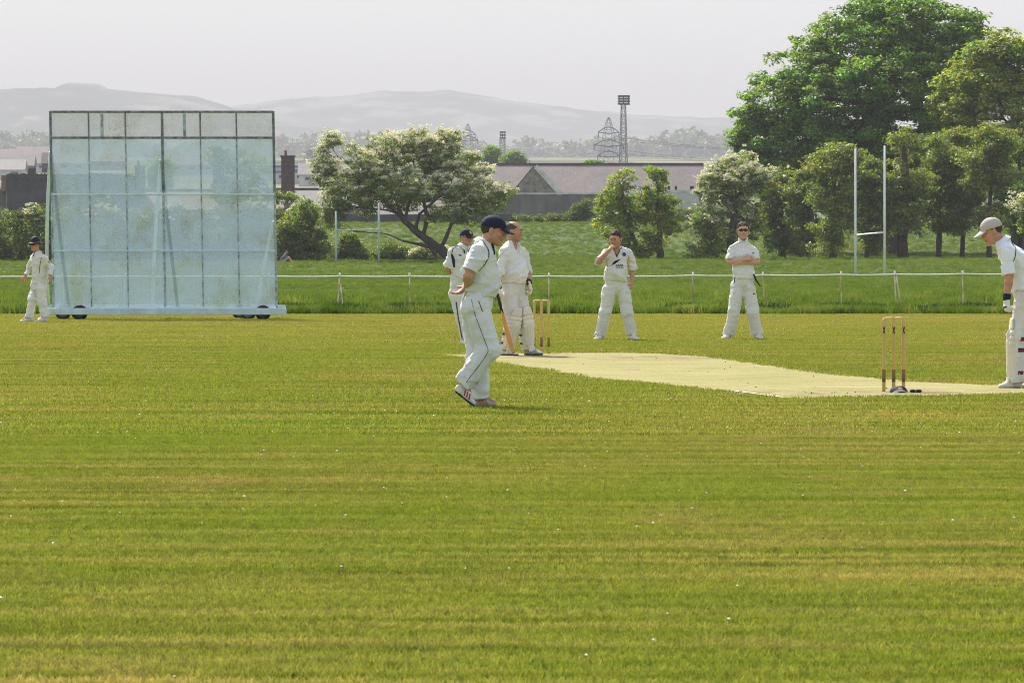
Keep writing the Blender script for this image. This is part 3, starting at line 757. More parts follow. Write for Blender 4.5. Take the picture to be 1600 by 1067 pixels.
v.prism([a_ + Vector((.1, -.16, -.1)), b_ + Vector((.1, -.16, -.1)), b_ + Vector((.4, -.16, .32)), a_ + Vector((.4, -.16, .32))], (0, .38, 0)); v.build("verge_coping", COPING, hall)
# yard wall in front
def wall(name, label, D, x0, x1, top, base, mat, thick=.5, coping=True, cat="wall"):
    a = W(x0, top, D); b = W(x1, base, D)
    root = empty(name, (a.x, D, b.z)); tag(root, label, cat)
    L_ = b.x - a.x; H = a.z - b.z
    mb = MB()
    n = 14; top_z = [H + random.uniform(-.04, .04) for _ in range(n + 1)]
    poly = [(0, 0, -1.0), (L_, 0, -1.0)] + [(L_ * (n - i) / n, 0, top_z[n - i]) for i in range(n + 1)]
    mb.prism(poly, (0, thick, 0)); mb.build("wall_body", mat, root)
    if coping: MB().box((-.05, -.08, H + .04), (L_ + .05, thick + .08, H + .2)).build("coping", COPING, root)
    return root
wall("yard_wall", "weathered rendered yard wall with pale coping in front of the slate hall", 560, 788, 1000, 304.5, 352, RENDER)
wall("end_wall", "pale rendered wall with small windows at the hall's right end", 562, 1030, 1092, 300, 352, PALEWALL)
wall("field_wall", "dark sooty field wall along the top of the grass bank", 540, 425, 800, 335, 358, DARKWALL, .6, False)
tree("ivy_bank", "dark ivy heaped over the foot of the yard wall", "ivy", 541, [(860, 354, .1), (860, 348, .08)],
     [(px, 345 + random.uniform(-2, 2), 16, 9 + (5 if px > 880 else 0), random.uniform(-.3, .3)) for px in range(795, 930, 11)] + [(905, 330, 16, 12, 0), (918, 322, 10, 10, 0)], LEAF_HEDGE, 420, 46, 0.17, 0.5, limbs=False, flat=0.8)
tree("ivy_bank", "second mass of dark growth on the bank between the slim trees and hawthorn", "ivy", 541, [(1055, 354, .1), (1056, 348, .08)],
     [(px, 340 + random.uniform(-4, 4), 18, 14, random.uniform(-.3, .3)) for px in range(1000, 1130, 13)], LEAF_HEDGE, 260, 46, 0.17, 0.55, limbs=False, flat=0.8)
gable_house("low_shed", "low shed with a pale slate roof seen beneath the leaning hawthorn", "building", 552, 566, 700, 306, 338, 356, 7, SLATE, DARKWALL)
root, o = gable_house("slate_cottage", "slate-roofed cottage with a tall brick chimney, right of the sight screen", "building", 566, 415, 560, 298, 325, 356, 7, DARKSLATE, STONE)
cp = [W(439.5, 240, 560), W(460, 300, 560)]
def chimney(root, o, x0, x1, top, base, D, mat, pot=True):
    a = W(x0, top, D) - o; b = W(x1, base, D) - o
    c = MB().box((a.x, D - o.y, b.z), (b.x, D - o.y + 1.0, a.z)).build("chimney", mat, root)
    MB().box((a.x - .08, D - o.y - .08, a.z), (b.x + .08, D - o.y + 1.08, a.z + .18)).build("chimney_cap", DARKWALL, c)
    if pot: MB().tube([(a.x + (b.x - a.x) * .33, D - o.y + .5, a.z + .18), (a.x + (b.x - a.x) * .33, D - o.y + .5, a.z + .7)], .14, 8).build("chimney_pot", BRICK, c)
chimney(root, o, 439.5, 460, 246, 312, 566, pmat("sooty_brick", (0.10, 0.075, 0.062), .95, .35, 2.5, .3, 9))
root, o = gable_house("old_terrace", "long slate-roofed terrace with two chimneys seen through the sight screen", "building", 562, 205, 400, 300, 328, 356, 7, DARKSLATE, STONE)
chimney(root, o, 211, 226, 262, 312, 564, DARKWALL); chimney(root, o, 333, 350, 238, 312, 564, DARKWALL)
# roofless block at the left with its parapet stubs
a = W(10, 274, 560); b = W(206, 356, 560)
root = empty("roofless_block", (a.x, 560, b.z)); tag(root, "dark roofless warehouse block with broken parapet, left of the sight screen", "building")
Lx = b.x - a.x; H = a.z - b.z
MB().box((0, 0, -1), (Lx, 8, H)).build("wall", DARKWALL, root)
c = MB(); tp_ = [(0, -.03, H + .004)] + [(Lx * (k + u) / 40, -.03, H + .06 + random.uniform(0, .16)) for k in range(40) for u in (.02, .9)] + [(Lx, -.03, H + .004)]
c.prism(tp_[::-1], (0, .5, 0)); c.build("parapet", DARKWALL, root)
MB().box((2.0, 2.5, H), (2.4 + .35, 3.2, H + .75)).build("chimney", DARKWALL, root)
MB().box((-.5, -.05, H - 1.6), (-.02, 4, H - .03)).build("brick_quoin", BRICK, root)
for k in range(7): MB().box((.9 + k * .62, -.05, H - .55), (1.12 + k * .62, -.004, H - .3)).build("window", WINDOW, root)
wall("side_wall", "lower grey wall running left from the roofless block", 561, -420, 9, 296, 352, RENDER)

# far town
def house(label, D, px, py, w, h, wallm, roofm, ridge=True):
    p = W(px, py, D); z = float(gz(p.x, D)); root = empty("town_house", (p.x, D, z)); tag(root, label, "house", "far houses of the town")
    H = max(2.5, p.z - z); 
    MB().box((-w/2, 0, -2), (w/2, 8, H)).build("wall", wallm, root)
    r = MB()
    if ridge: r.add([(-w/2-.3, -.3, H+.003), (w/2+.3, -.3, H+.003), (w/2+.3, 8.3, H+.003), (-w/2-.3, 8.3, H+.003), (-w/2-.3, 4, H+h), (w/2+.3, 4, H+h)], [(0,1,5,4), (2,3,4,5), (0,4,3), (1,2,5), (3,2,1,0)])
    else: r.box((-w/2-.2, -.2, H+.003), (w/2+.2, 8.2, H + .5))
    r.build("roof", roofm, root)
    n = max(1, int(w / 4))
    for k in range(n): MB().box((-w/2 + (k + .3) * w / n, -.08, H * .55), (-w/2 + (k + .7) * w / n, .05, H * .8)).build("window", WINDOW, root)
TOWN = [(1250, 505, 268, 18, 2, PALEWALL, BLUEGREY, 0, "long white flat-roofed building right of the brick chimney"),
        (1220, 470, 275, 12, 2, PALEWALL, BLUEGREY, 0, "white building with blue roof edge partly behind the brick chimney"),
        (1300, 435, 262, 10, 2, PALEWALL, BLUEGREY, 0, "pale flat-roofed building left of the brick chimney"),
        (1180, 500, 286, 9, 2.5, PALEWALL, DARKSLATE, 1, "small white gabled house at the hawthorn's left edge, below the long white building"),
        (1300, 8, 268, 9, 2.5, PALEWALL, DARKSLATE, 1, "grey-roofed far house at the left edge of the photo"),
        (1420, 22, 262, 10, 3, BRICK, DARKSLATE, 1, "reddish far house second from the left edge, low in the haze"),
        (1500, 43, 259, 12, 3, PALEWALL, SLATE, 1, "far house with the brightest white gable, above the roofless block"),
        (1650, 62, 256, 12, 3, BRICK, SLATE, 1, "pinkish far house just left of the sight screen's brace"),
        (1800, 14, 247, 16, 3, PALEWALL, SLATE, 1, "wide pale far house in the upper haze at the left edge"),
        (1900, 40, 236, 20, 3, PALEWALL, SLATE, 0, "long white far shed highest on the left slope"),
        (1850, 60, 243, 14, 3, BRICK, SLATE, 1, "pinkish far house on the left slope below the long white shed"),
        (1500, 100, 258, 12, 3, PALEWALL, SLATE, 1, "far house seen through the first column of the sight screen"),
        (1600, 160, 254, 13, 3, BRICK, SLATE, 1, "far house seen through the second column of the sight screen"),
        (1450, 300, 258, 13, 3, PALEWALL, SLATE, 1, "far house seen through the fourth column of the sight screen"),
        (1500, 715, 268, 12, 3, PALEWALL, SLATE, 1, "far house between the hawthorn's crown and the left pylon")]
for D, px, py, w, h, wm, rm, rg, lab in TOWN: house(lab, D, px, py, w, h, wm, rm, rg)

# pylons and floodlights
STEEL = pmat("galvanised_steel", (0.22, 0.23, 0.25), 0.6, 0.15, 2, metal=0.3)
def lattice(mb, half, zs, r):
    """square lattice mast: half widths at heights zs"""
    for i in range(len(zs) - 1):
        z0, z1 = zs[i], zs[i+1]; a, b = half[i], half[i+1]
        c0 = [(-a,-a,z0),(a,-a,z0),(a,a,z0),(-a,a,z0)]; c1 = [(-b,-b,z1),(b,-b,z1),(b,b,z1),(-b,b,z1)]
        for k in range(4):
            j = (k + 1) % 4
            mb.tube([c0[k], c1[k]], r * 1.3, 5); mb.tube([c0[k], c1[j]], r * .75, 4); mb.tube([c0[j], c1[k]], r * .75, 4); mb.tube([c1[k], c1[j]], r * .8, 4)
def pylon(label, D, px, top, arms, basew, group="pylons of the power line"):
    s = F_PX / D; p = at(px, top, D); z0 = float(gz(p.x, D)); H = p.z - z0
    root = empty("pylon", (p.x, D, z0), .3); tag(root, label, "pylon", group)
    n = 8; zs = [H * (1 - (1 - i / n) ** 1.25) for i in range(n + 1)]
    half = [basew / 2 * (1 - z / H) ** .62 + .12 for z in zs]
    mb = MB(); lattice(mb, half, zs, .032); mb.build("mast", STEEL, root)
    tips = []
    for ay, hw in arms:
        z = at(px, ay, D).z - z0; w = hw / s; a = MB()
        for sg in (-1, 1):
            a.tube([(0, 0, z + 1.1), (sg * w * .5, 0, z + .8), (sg * w, 0, z)], .1, 4); a.tube([(0, 0, z - .3), (sg * w, 0, z)], .1, 4)
            a.tube([(sg * w, 0, z), (sg * w, 0, z - 1.1)], .1, 4); tips.append(root.location + Vector((sg * w * math.cos(.3), sg * w * math.sin(.3), z - 1.1)))
        a.build("cross_arm", STEEL, root)
    return tips
t1 = pylon("nearest lattice pylon, left of the tall floodlight mast", 1150, 951, 184, ((207, 17), (227, 24), (244, 18)), 4.0)
t2 = pylon("left lattice pylon above the leaning hawthorn's crown", 1450, 731, 194, ((210, 12), (219, 16)), 3.6)
t3 = pylon("small faint pylon right of the brick chimney", 2100, 484, 234, ((240, 8), (247, 9)), 4)
wm = MB()
for a_ in t1:
    e = a_ + Vector((120, 60, 3 + random.uniform(-.5, .5))); 
    wm.tube([a_.lerp(e, t) + Vector((0, 0, -4.2 * 4 * t * (1 - t))) for t in np.linspace(0, 1, 14)], .035, 4)
for a_, b_ in zip(t1[:4], t2):
    wm.tube([a_.lerp(b_, t) + Vector((0, 0, -2.5 * 4 * t * (1 - t))) for t in np.linspace(0, 1, 14)], .035, 4)
tag(wm.build("power_cables", STEEL), "thin power cables strung between the lattice pylons", "power cables")
def floodlight(label, D, px, top, rack_bot, rackw, w0, w1, rows):
    s = F_PX / D; p = at(px, top, D); z0 = float(gz(p.x, D)); H = p.z - z0; zr = at(px, rack_bot, D).z - z0
    root = empty("floodlight_mast", (p.x, D, z0), .25); tag(root, label, "floodlight", "football ground floodlights")
    n = 11; zs = [zr * i / n for i in range(n + 1)]; half = [(w1 + (w0 - w1) * i / n) / 2 / s for i in range(n + 1)]
    mb = MB(); lattice(mb, half, zs, .05); mb.build("mast", STEEL, root)
    k = MB(); wv = rackw / 2 / s
    for i in range(rows):
        z = zr + (H - zr) * i / max(1, rows - 1); k.box((-wv, -.3, z - .08), (wv, .1, z + .08))
    for x in (-wv * .8, 0, wv * .8): k.box((x - .08, -.28, zr + .01), (x + .08, .08, H + .02))
    rk = k.build("lamp_rack", STEEL, root)
    for i in range(rows):
        z = zr + (H - zr) * i / max(1, rows - 1)
        for j in range(7):
            x = -wv + (j + .5) * 2 * wv / 7
            MB().box((x - .13, -.62, z - .2), (x + .13, -.32, z + .2)).build("lamp", DARKWALL, rk)
floodlight("tall four-tier floodlight mast right of the nearest pylon", 1100, 974, 151, 163, 19, 6, 13, 4)
floodlight("shorter hazy floodlight tower between two round trees, far left of the tall mast", 1450, 785, 207, 216, 9, 7, 9, 3)
# ------------------------------------------------------------------ boundary rope fence
ROPE = pmat("white_rope", (0.78, 0.77, 0.73), 0.9, 0.15, 30, 0.4, 120)
POSTM = pmat("peeling_white_post", (0.62, 0.56, 0.46), 0.9, 0.25, 9, 0.4, 40, (1, 1, .5), tint=(0.26, 0.13, 0.055))
FD = 124.0
fence = empty("rope_fence", (0, FD, 0)); tag(fence, "white rope strung along short weathered posts at the edge of the outfield", "fence")
def fx(px): return (px - 800) / F_PX * FD
posts = [(-420, 1), (-300, 0), (-180, -2), (-60, 0), (98, 2), (196, -3), (316, 1), (420, 0), (531, -4), (640, 1), (750, 0), (858, -1), (966, 5), (1083, -3), (1192, 3), (1314, 1), (1398, 2), (1504, 1), (1620, 0), (1735, 1), (1850, -2), (1960, 0)]
ztop = lambda px: EYE - ((431.5 - 3.5 * max(0, px - 900) / 600) - HORIZON) / F_PX * FD
for px, lean in posts:
    x = fx(px); z = ztop(px); r = .0135
    lx = -lean * 1.6 / 100.0
    MB().tube([(x - lx * 1.1 + random.uniform(-.01, .01), 0, -.2), (x - lx * .5, 0, z * .5), (x, 0, z + .05)], [r, r * 1.05, r * .9], 8).build("post", POSTM, fence, smooth=True)
MB().tube([(fx(1410), -.05, -.1), (fx(1400), -.05, ztop(1400))], .016, 7).build("stay", POSTM, fence, smooth=True)
MB().tube([(fx(538), -.05, -.1), (fx(532), -.05, ztop(531) * .8)], .014, 7).build("stay", POSTM, fence, smooth=True)
rp = []
for i in range(len(posts) - 1):
    a, b = posts[i][0], posts[i+1][0]
    for k in range(8):
        t = k / 8; rp.append((fx(a + (b - a) * t), -.03 + random.uniform(-.004, .004), ztop(a + (b - a) * t) - .014 * 4 * t * (1 - t) * random.uniform(.9, 1.1)))
rp.append((fx(posts[-1][0]), -.03, ztop(posts[-1][0])))
MB().tube(rp, .016, 8).build("rope", ROPE, fence, smooth=True)
for px, _ in posts: MB().tube([(fx(px), -.03, ztop(px) - .04), (fx(px), -.03, ztop(px) + .075)], [.018, .021], 8).build("rope_knot", ROPE, fence, smooth=True)

# ------------------------------------------------------------------ goal posts
GOALW = pmat("white_goal_paint", (0.80, 0.80, 0.78), 0.5, 0.08, 3, spec=0.4)
GOALG = pmat("faded_goal_paint", (0.42, 0.50, 0.47), 0.6, 0.2, 3)
def goal(label, pa, pb, bar_a, bar_b, mat, r, cat="goal posts"):
    """pa, pb: (px, top, base, D)"""
    A = at(pa[0], pa[2], pa[3]); B = at(pb[0], pb[2], pb[3]); A.z = float(gz(A.x, A.y)); B.z = float(gz(B.x, B.y))
    root = empty("goal_posts", A); tag(root, label, cat)
    hs = []
    for (px, top, base, D), p in ((pa, A), (pb, B)):
        h = at(px, top, D).z - p.z; q_ = p - A
        MB().tube([q_ + Vector((0, 0, -.3)), q_ + Vector((0, 0, h * .5)), q_ + Vector((0, 0, h))], [r * 1.15, r, r * .8], 10).build("upright", mat, root, smooth=True); hs.append(q_)
    za = at(0, bar_a, pa[3]).z - A.z; zb_ = at(0, bar_b, pb[3]).z - A.z
    MB().tube([hs[0] + Vector((r, 0, za)), hs[1] + Vector((-r, 0, zb_ - hs[1].z + (B.z - A.z) * 0))], r * .75, 10).build("crossbar", mat, root, smooth=True)
goal("tall white goal posts standing in front of the tree row at right", (1336.5, 232, 433, 316), (1382, 228, 434, 310), 367, 363.5, GOALW, .062)
goal("faded goal posts half hidden under the leaning hawthorn", (525, 330, 417, 371), (592, 318, 415, 377), 360, 359, GOALG, .07)

# ------------------------------------------------------------------ sight screen
SD = 111.04; SS = F_PX / SD
FRAMEP = pmat("pale_frame_paint", (0.34, 0.43, 0.46), 0.7, 0.35, 9, 0.3, 60, tint=(0.10, 0.11, 0.10))
FRAME = pmat("weathered_frame_paint", (0.16, 0.19, 0.19), 0.7, 0.45, 9, 0.3, 60, tint=(0.05, 0.055, 0.05))
PALEPIPE = pmat("pale_blue_pipe", (0.50, 0.62, 0.60), 0.5, 0.15, 5, spec=0.4)
BEAM = pmat("pale_blue_beam", (0.50, 0.62, 0.65), 0.6, 0.15, 5, 0.2, 40)
TYRE = pmat("black_tyre", (0.018, 0.018, 0.02), 0.8, 0.3, 8, 0.3, 60)
def mesh_mat(name, col, open_, holes, speck):
    """perforated painted sheet: partly open, stained by algae and rust"""
    m, nt, out = nodes(name); q = NT(nt)
    tc = q.n("TexCoord"); v = tc.outputs['Object']
    n1 = q.noise(q.mapping(v, (1.5, 1, 1.1)), 1.0, 5, 0.65); n2 = q.noise(q.mapping(v, (26, 26, 26)), 1.0, 3, 0.75); n3 = q.noise(q.mapping(v, (.9, 1, 1.6), loc=(4, 0, 2)), 1.0, 4, .6)
    stain = q.ramp(n1, [(0.48, (0, 0, 0)), (0.70, (1, 1, 1))])
    spots = q.ramp(n2, [(0.56 - speck, (0, 0, 0)), (0.66 - speck, (1, 1, 1))])
    c = q.mix(q.math('MULTIPLY', stain, 0.55), col, (0.27, 0.29, 0.15))
    c = q.mix(q.math('MULTIPLY', spots, q.math('ADD', 0.03, q.math('MULTIPLY', stain, 0.75))), c, (0.085, 0.075, 0.035))
    d = q.n("BsdfDiffuse"); q.l(c, d.inputs[0]); t = q.n("BsdfTranslucent"); q.l(c, t.inputs[0])
    x = q.n("MixShader"); x.inputs[0].default_value = 0.2; q.l(d.outputs[0], x.inputs[1]); q.l(t.outputs[0], x.inputs[2])
    vr = q.n("TexVoronoi"); vr.inputs["Scale"].default_value = holes; vr.inputs["Randomness"].default_value = 0.5; q.l(q.mapping(v, (1, .001, 1)), vr.inputs[0])
    hole = q.math('LESS_THAN', vr.outputs[0], open_)                   # round punched holes
    cover = q.math('SUBTRACT', 1.0, hole)
    tr = q.n("BsdfTransparent"); y = q.n("MixShader"); q.l(cover, y.inputs[0]); q.l(tr.outputs[0], y.inputs[1]); q.l(x.outputs[0], y.inputs[2])
    q.l(y.outputs[0], out.inputs[0]); return m
SHEET = mesh_mat("punched_sheet", (0.36, 0.48, 0.56), 0.385, 260, 0.0)
NETTING = mesh_mat("open_wire_mesh", (0.40, 0.43, 0.45), 0.40, 120, 0.03)
sx = lambda px: (px - 258) / SS
sz = lambda py: (500 - py) / SS
screen = empty("sight_screen", (at(258, 500, SD).x, SD, 0)); tag(screen, "big pale blue-grey cricket sight screen of punched sheets on a wheeled base", "sight screen")
colx = [81, 140.5, 198, 255.5, 315, 371.5, 429.5]; rowy = [175, 215.5, 304, 392, 481]
shift = lambda px, py: px + (py - 330) * 0.018           # the whole screen leans a touch to the left
tilt = lambda py: (481 - py) / SS * 0.03                  # and backwards
def sp(px, py, dy=0): return Vector((sx(shift(px, py)), dy + tilt(py), sz(py)))
for j in range(4):
    for i in range(6):
        bow0 = random.uniform(-.008, .012)
        a, b, c, d = sp(colx[i], rowy[j+1]), sp(colx[i+1], rowy[j+1]), sp(colx[i+1], rowy[j]), sp(colx[i], rowy[j])
        mb = MB(); nn = 5; vs = []; 
        for u in range(nn + 1):
            for w_ in range(nn + 1):
                p = (a.lerp(b, u / nn)).lerp(d.lerp(c, u / nn), w_ / nn)
                bow = bow0 * math.sin(math.pi * u / nn) * math.sin(math.pi * w_ / nn); vs.append(p + Vector((0, .03 + bow, 0)))
        mb.add(vs, [(u * (nn + 1) + w_, (u + 1) * (nn + 1) + w_, (u + 1) * (nn + 1) + w_ + 1, u * (nn + 1) + w_ + 1) for u in range(nn) for w_ in range(nn)])
        mb.build("wire_panel" if j == 0 else "sheet_panel", NETTING if j == 0 else SHEET, screen, smooth=True)
for i, px in enumerate(colx):
    r = .026 if i in (0, 3, 6) else .017
    ym = 215 if i not in (0, 3, 6) else 300
    MB().tube([sp(px, ym), sp(px, 174)], r, 6).build("frame_bar", FRAME, screen); MB().tube([sp(px, 484), sp(px, ym + .1)], r * .85, 6).build("frame_bar", FRAMEP, screen)
for j, py in enumerate(rowy):
    r = .026 if j < 2 else .019
    MB().tube([sp(colx[0], py, -.006), sp(colx[3], py, -.006), sp(colx[6], py, -.006)], r, 6).build("frame_bar", FRAME if j < 2 else BEAM, screen)
for px in (161, 290):
    MB().tube([sp(px, 178, .05), sp(px, 214, .05)], .03, 6).build("lap_strip", FRAMEP, screen)
# rust-spotted lacing along bars
# base beam and rear beam
MB().box((sx(72), -.32, sz(491.5)), (sx(448), -.12, sz(481.5))).build("base_beam", BEAM, screen, bevel=.008)
MB().box((sx(60), 1.9, .16), (sx(440), 2.02, .28)).build("rear_beam", BEAM, screen, bevel=.008)
for px in (90, 255, 425): MB().box((sx(px) - .04, -.118, .17), (sx(px) + .04, 1.898, .25)).build("cross_beam", BEAM, screen, bevel=.006)
# rear braces
for (x0, y0, x1, y1, bow) in ((80, 238, 63, 474, .10), (252, 250, 228, 474, .03), (427, 346, 395, 474, .03)):
    a = sp(x0, y0, .06); b = Vector((sx(x1), 1.95, .28)); mid = a.lerp(b, .55) + Vector((-bow, 0, .05))
    pts = [(a * (1-t)**2 + mid * 2*t*(1-t) + b * t*t) for t in np.linspace(0, 1, 10)]
    MB().tube(pts, .034, 8).build("brace", PALEPIPE, screen, smooth=True)
# wheels
def wheel(x, y, r=.155, w=.15):
    seg = 28; prof = [(-w/2, r*.62), (-w/2, r*.9), (-w*.36, r), (w*.36, r), (w/2, r*.9), (w/2, r*.62)]
    mb = MB(); vs = []
    for k in range(seg):
        a = 2 * math.pi * k / seg; 
        for (yy, rr) in prof: vs.append((rr * math.cos(a), yy, rr * math.sin(a)))
    n = len(prof); mb.add(vs, [(k*n+i, k*n+i+1, ((k+1) % seg)*n+i+1, ((k+1) % seg)*n+i) for k in range(seg) for i in range(n-1)])
    e = empty("wheel", (x, y, r - .01)); e.parent = screen
    mb.build("tyre", TYRE, e, smooth=True)
    h = MB(); h.tube([(0, -w*.4, 0), (0, w*.4, 0)], r*.64, 24); h.tube([(0, -w*.52, 0), (0, -w*.38, 0)], r*.2, 12); h.build("rim", FRAME, e)
for px, y in ((125, -.02), (95, .55), (411, -.02), (386, .55), (112, 1.75), (368, 1.75)): wheel(sx(px), y)

# ------------------------------------------------------------------ wickets
WOOD = pmat("ash_wood", (0.55, 0.385, 0.125), 0.5, 0.25, 5, 0.15, 30, (1, 1, .15), spec=0.4)
WOODPALE = pmat("pale_ash", (0.66, 0.47, 0.20), 0.5, 0.2, 6, spec=0.4)
STAIN = pmat("dark_stain", (0.20, 0.115, 0.05), 0.7, 0.6, 12)
INK = pmat("black_mark", (0.012, 0.012, 0.014), 0.6, 0.2, 5)
def lathe(prof, seg=16):
    vs = []; n = len(prof)
    for k in range(seg):
        a = 2 * math.pi * k / seg; vs += [(r * math.cos(a), r * math.sin(a), z) for r, z in prof]
    fs = [(k*n+i, ((k+1) % seg)*n+i, ((k+1) % seg)*n+i+1, k*n+i+1) for k in range(seg) for i in range(n-1)]
    fs += [tuple(k*n+n-1 for k in range(seg)), tuple(reversed([k*n for k in range(seg)]))]
    return vs, fs
def wicket(cx, cy, rz, labels, blabels, group, marks=True, grp2=None):
    ca, sa = math.cos(rz), math.sin(rz)
    for k, off in enumerate((-.0975, 0, .0975)):
        x, y = cx + off * ca, cy + off * sa
        vs, fs = lathe([(.0165, -.12), (.0175, .3), (.0175, .66), (.0185, .672), (.0185, .694), (.016, .704), (.010, .7105)])
        mb = MB(); mb.add(vs, fs); s = mb.build("stump", WOOD, None, (x, y, 0), smooth=True); tag(s, labels[k], "stump", group)
        MB().tube([(0, 0, .10), (0, 0, .22)], .0178, 16, False).build("mud_stain", STAIN, s, smooth=True)
        if marks:
            for sg in (-1, 1):      # crossed maker's mark on the side that faces the camera
                P_ = []
                for t in np.linspace(-1, 1, 7):
                    a = -math.pi / 2 + sg * t * .62; P_.append((.0186 * math.cos(a), .0186 * math.sin(a), .60 + .034 * t))
                MB().tube(P_, .0042, 5).build("cross_mark", INK, s)
    for k, off in enumerate((-.049, .049)):
        x, y = cx + off * ca, cy + off * sa
        prof = [(0.0065, -.055), (.0065, -.032), (.0105, -.028), (.0115, -.01), (.0115, .018), (.010, .03), (.0065, .034), (.0065, .055)]
        vs, fs = lathe(prof, 12); vs = [(v[2], v[1], v[0]) for v in vs]
        mb = MB(); mb.add(vs, [f[::-1] for f in fs]); b_ = mb.build("bail", WOODPALE, None, (x, y, .716), smooth=True); b_.rotation_euler = (0, 0, rz); tag(b_, blabels[k], "bail", grp2)
near_rz, far_rz = math.radians(9.4), math.radians(9.4)
wx = lambda px, D: (px - 800) / F_PX * D
wicket(wx(1396.5, 53.2), 53.2, near_rz, ["near-wicket stump left of the navy cap, its foot fully in view", "near-wicket stump between the two others, rising behind the navy cap", "near-wicket stump closest to the striker, its foot hidden by the navy cap"],
       ["bail of the near wicket on the side away from the striker", "bail of the near wicket on the striker's side"], "stumps of the near wicket", True, "bails of the near wicket")
wicket(wx(846, 73.4), 73.4, math.radians(-6), ["far-wicket stump closest to the batsman's pad", "far-wicket stump between the two others, beside the batsman", "far-wicket stump farthest from the batsman, standing clear"],
       ["bail of the far wicket next to the batsman", "bail of the far wicket on the side away from the batsman"], "stumps of the far wicket", False, "bails of the far wicket")
# ------------------------------------------------------------------ people: bodies and clothes grown from distance fields
def nz(v): v = np.asarray(v, float); return v / (np.linalg.norm(v) + 1e-12)
NOI = np.random.default_rng(21).random((32, 32, 32)).astype(np.float32) - 0.5
def vnoise(p):
    i = np.floor(p).astype(int); f = p - i; f = f * f * (3 - 2 * f); i &= 31; j = (i + 1) & 31
    x, y, z = f.T
    g = lambda a, b, c: NOI[a, b, c]
    x00 = g(i[:,0],i[:,1],i[:,2])*(1-x)+g(j[:,0],i[:,1],i[:,2])*x; x10 = g(i[:,0],j[:,1],i[:,2])*(1-x)+g(j[:,0],j[:,1],i[:,2])*x
    x01 = g(i[:,0],i[:,1],j[:,2])*(1-x)+g(j[:,0],i[:,1],j[:,2])*x; x11 = g(i[:,0],j[:,1],j[:,2])*(1-x)+g(j[:,0],j[:,1],j[:,2])*x
    return (x00*(1-y)+x10*y)*(1-z)+(x01*(1-y)+x11*y)*z

def biggest(nv, quads):
    """drop stray islands: keep the connected pieces that hold at least a tenth of the faces of the biggest"""
    lab = np.arange(nv)
    for _ in range(200):
        m = lab[quads].min(1); new = lab.copy(); np.minimum.at(new, quads.ravel(), np.repeat(m, 4)); new = new[new]; new = new[new]
        if (new == lab).all(): break
        lab = new
    r = lab[quads[:, 0]]; u, inv, cnt = np.unique(r, return_inverse=True, return_counts=True)
    return quads[cnt[inv] >= cnt.max() * .1]

